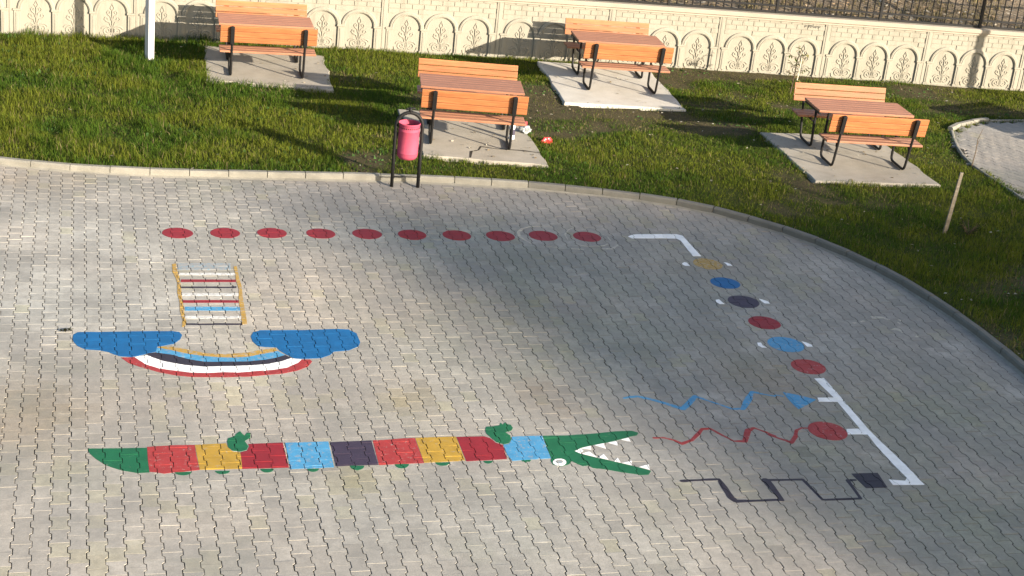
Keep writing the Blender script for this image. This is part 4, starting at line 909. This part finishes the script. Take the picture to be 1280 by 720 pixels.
bg_ = blades('bank_grass', 60000, (4, 26), (25.2, 33), lambda x, y: (y > wall_y(x)+0.3) & (fbm(x*0.8, y*0.8, 33) > 0.45), lambda x, y: 0.12+0*x, lambda x, y: np.array([0.20, 0.17, 0.09])*RNG.uniform(0.5, 1.3, len(x))[:, None]*np.where(RNG.random(len(x)) < 0.3, 0.5, 1)[:, None], M_GRASS, (0.004, 0.01), lambda x, y: 1.0+0.16*np.maximum(0, y-wall_y(x)-0.3))
tag(bg_, kind='stuff')

# ------------------------------------------------------------------ small plants and stakes
def leaf_cluster(pts, size, cols, parent, name='foliage'):
    vs = []; fs = []; cs = []
    for p_, d_ in pts:
        d_ = Vector(d_).normalized(); sdv = d_.cross(Vector((random.uniform(-.4, .4), random.uniform(-.4, .4), 1))).normalized()
        L = random.uniform(*size); p_ = Vector(p_); up = sdv.cross(d_).normalized()
        k = len(vs); vs += [p_, p_+d_*L*.5+sdv*L*.17+up*L*.05, p_+d_*L-up*L*.10, p_+d_*L*.5-sdv*L*.17+up*L*.05]; fs.append((k, k+1, k+2, k+3)); cs += [random.choice(cols)]*4
    o = mesh_obj(name, vs, fs, M_GRASS, parent); at = o.data.color_attributes.new('tint', 'FLOAT_COLOR', 'POINT')
    at.data.foreach_set('color', np.c_[np.array(cs), np.ones(len(cs))].astype(np.float32).ravel()); return o
M_BARK = simple('bark', (0.10, 0.075, 0.05), 0.9, 0.1, 0.4, 60)
M_CANE = simple('pale_cane', (0.52, 0.45, 0.34), 0.7, 0.2, 0.25, 40)
sp = empty('sapling', (11.93, 24.85, LAWN_Z), label='thin young sapling with sparse drooping leaves beside a pale cane near the wall', cat='sapling')
stem = [(0, 0, -0.03), (0.02, 0, 0.3), (0.03, 0.01, 0.6), (0.075, 0, 0.82)]
mb = MB().tube(stem, [0.012, 0.011, 0.009, 0.006], 6)
tips = []
for kk in range(12):
    z = 0.12+kk*0.057; a = kk*2.4; b0 = Vector((0.02+z*.03, 0, z)); b1 = b0+Vector((math.cos(a)*0.11, math.sin(a)*0.11, 0.05)); b2 = b1+Vector((math.cos(a)*0.07, math.sin(a)*0.07, 0.04))
    mb.tube([b0, b1, b2], [0.005, 0.004, 0.003], 5)
    for q in range(7):
        p_ = b0.lerp(b2, 0.35+0.11*q); tips.append((p_, (math.cos(a+random.uniform(-1.4, 1.4)), math.sin(a+random.uniform(-1.4, 1.4)), random.uniform(-.9, .5))))
mb.build('trunk', M_BARK, sp)
leaf_cluster(tips, (0.05, 0.11), [(0.07, 0.10, 0.025), (0.15, 0.15, 0.04), (0.05, 0.065, 0.02), (0.20, 0.17, 0.06)], sp)
c_ = MB().tube([(0, 0, -0.05), (0.02, 0.0, 0.45), (0.035, 0.0, 0.78)], [0.011, 0.010, 0.009], 7).build('plant_cane', M_CANE); c_.location = (11.98, 24.80, LAWN_Z)
tag(c_, 'pale straight cane propping the young sapling near the wall', 'cane')
st = empty('wooden_stake', (11.15, 17.88, LAWN_Z), label='weathered grey wooden stake of two slats leaning in the lawn by the kerb', cat='stake')
M_GREYW = wood('grey_wood', (0.17, 0.15, 0.12), (0.09, 0.078, 0.06))
Mx = Matrix.Rotation(R(3.5), 4, 'Y') @ Matrix.Rotation(R(2), 4, 'X')
MB().box((0, 0, 0.42), (0.046, 0.022, 0.90), Mx, bev=0.003).build('slat', M_GREYW, st)
Mx = Matrix.Rotation(R(4.5), 4, 'Y') @ Matrix.Rotation(R(-1), 4, 'X')
MB().box((0.036, 0.022, 0.40), (0.026, 0.03, 0.86), Mx, bev=0.003).build('slat', M_GREYW, st)
wp = empty('withered_shrub', (11.46, 17.80, LAWN_Z), label='small dark withered shrub at the foot of the wooden stake', cat='shrub')
mb = MB(); tips = []
for kk in range(14):
    a = kk*2.4; hh = random.uniform(.08, .20); b2 = Vector((math.cos(a)*0.13, math.sin(a)*0.13, hh)); mb.tube([(0, 0, 0), b2*0.5+Vector((0, 0, .03)), b2], [0.005, 0.004, 0.002], 5)
    for q in range(9): tips.append((b2*(0.4+0.07*q), (math.cos(a+random.uniform(-1.5, 1.5)), math.sin(a+random.uniform(-1.5, 1.5)), random.uniform(-.3, .9))))
mb.build('stem', M_BARK, wp); leaf_cluster(tips, (0.03, 0.06), [(0.03, 0.035, 0.015), (0.05, 0.04, 0.02), (0.025, 0.045, 0.015)], wp)
tw = empty('bare_twig', (13.24, 20.85, LAWN_Z), label='thin bare sapling twig at the edge of the curved footpath', cat='twig')
MB().tube([(0, 0, -0.02), (0.02, 0, 0.25), (0.01, 0.0, 0.45), (0.06, 0, 0.62)], [0.009, 0.007, 0.006, 0.003], 6).tube([(0.015, 0, 0.35), (0.07, 0.03, 0.47)], [0.005, 0.002], 5).build('stem', M_BARK, tw)

# ------------------------------------------------------------------ litter by the second table
def crumple(name, loc, size, ma, label, seed, cat='litter'):
    bm = bmesh.new(); bmesh.ops.create_icosphere(bm, subdivisions=3, radius=1.0)
    for v in bm.verts:
        q = v.co*1.3+Vector((seed, seed*2, 0)); k = 1+0.55*mnoise.noise(q)+0.35*mnoise.noise(q*2.7); v.co *= k
        v.co = Vector((v.co.x*size[0], v.co.y*size[1], max(v.co.z, -0.7)*size[2]))
    zmin = min(v.co.z for v in bm.verts)
    for v in bm.verts: v.co.z -= zmin
    me = bpy.data.meshes.new(name); bm.to_mesh(me); bm.free(); me.materials.append(ma)
    o = bpy.data.objects.new(name, me); COL.objects.link(o); o.location = loc; return tag(o, label, cat)
crumple('crumpled_wrapper', (6.60, 21.58, LAWN_Z), (0.085, 0.05, 0.05), simple('red_foil', (0.62, 0.03, 0.035), 0.35, 0.5), 'crumpled bright red wrapper lying in the grass beside the slab', 3)
crumple('plastic_bag', (6.36, 21.98, SLAB_Z), (0.085, 0.075, 0.055), simple('thin_plastic', (0.27, 0.29, 0.29), 0.3, 0.5, 0.3, 25), 'crumpled whitish plastic bag on the slab edge behind the pink bin', 8)
cb = MB().box((0, 0, 0.045), (0.075, 0.05, 0.09), Matrix.Rotation(0.5, 4, 'Z'), bev=0.005).build('drink_carton', simple('maroon_card', (0.22, 0.035, 0.04), 0.5)); cb.location = (6.42, 22.25, SLAB_Z); tag(cb, 'small maroon drink carton on the slab edge behind the plastic bag', 'carton')
bt = empty('plastic_bottle', (6.06, 21.62, SLAB_Z), label='white plastic bottle with dark label standing by the bench leg', cat='bottle')
MB().lathe([(0.036, 0), (0.04, 0.01), (0.04, 0.065)], 18).lathe([(0.04, 0.155), (0.04, 0.19), (0.03, 0.225), (0.016, 0.245), (0.016, 0.262)], 18).build('body', simple('white_plastic', (0.75, 0.75, 0.77), 0.3, 0.5), bt, True)
MB().lathe([(0.0405, 0.065), (0.0412, 0.07), (0.0412, 0.15), (0.0405, 0.155)], 18).build('sleeve', simple('dark_label', (0.04, 0.035, 0.06), 0.4), bt, True)
MB().lathe([(0.019, 0.262), (0.019, 0.283)], 14).build('cap', simple('white_cap', (0.7, 0.7, 0.72), 0.4), bt)
wt = empty('weed_tuft', (-0.19, 14.98, 0), label='small dark weed tuft growing from a paving joint left of the blue cloud', cat='weed')
leaf_cluster([((random.uniform(-.04, .04), random.uniform(-.02, .02), 0.0), (math.cos(k*2.4), math.sin(k*2.4), random.uniform(.15, .7))) for k in range(40)], (0.025, 0.045), [(0.020, 0.024, 0.008), (0.025, 0.022, 0.012)], wt)
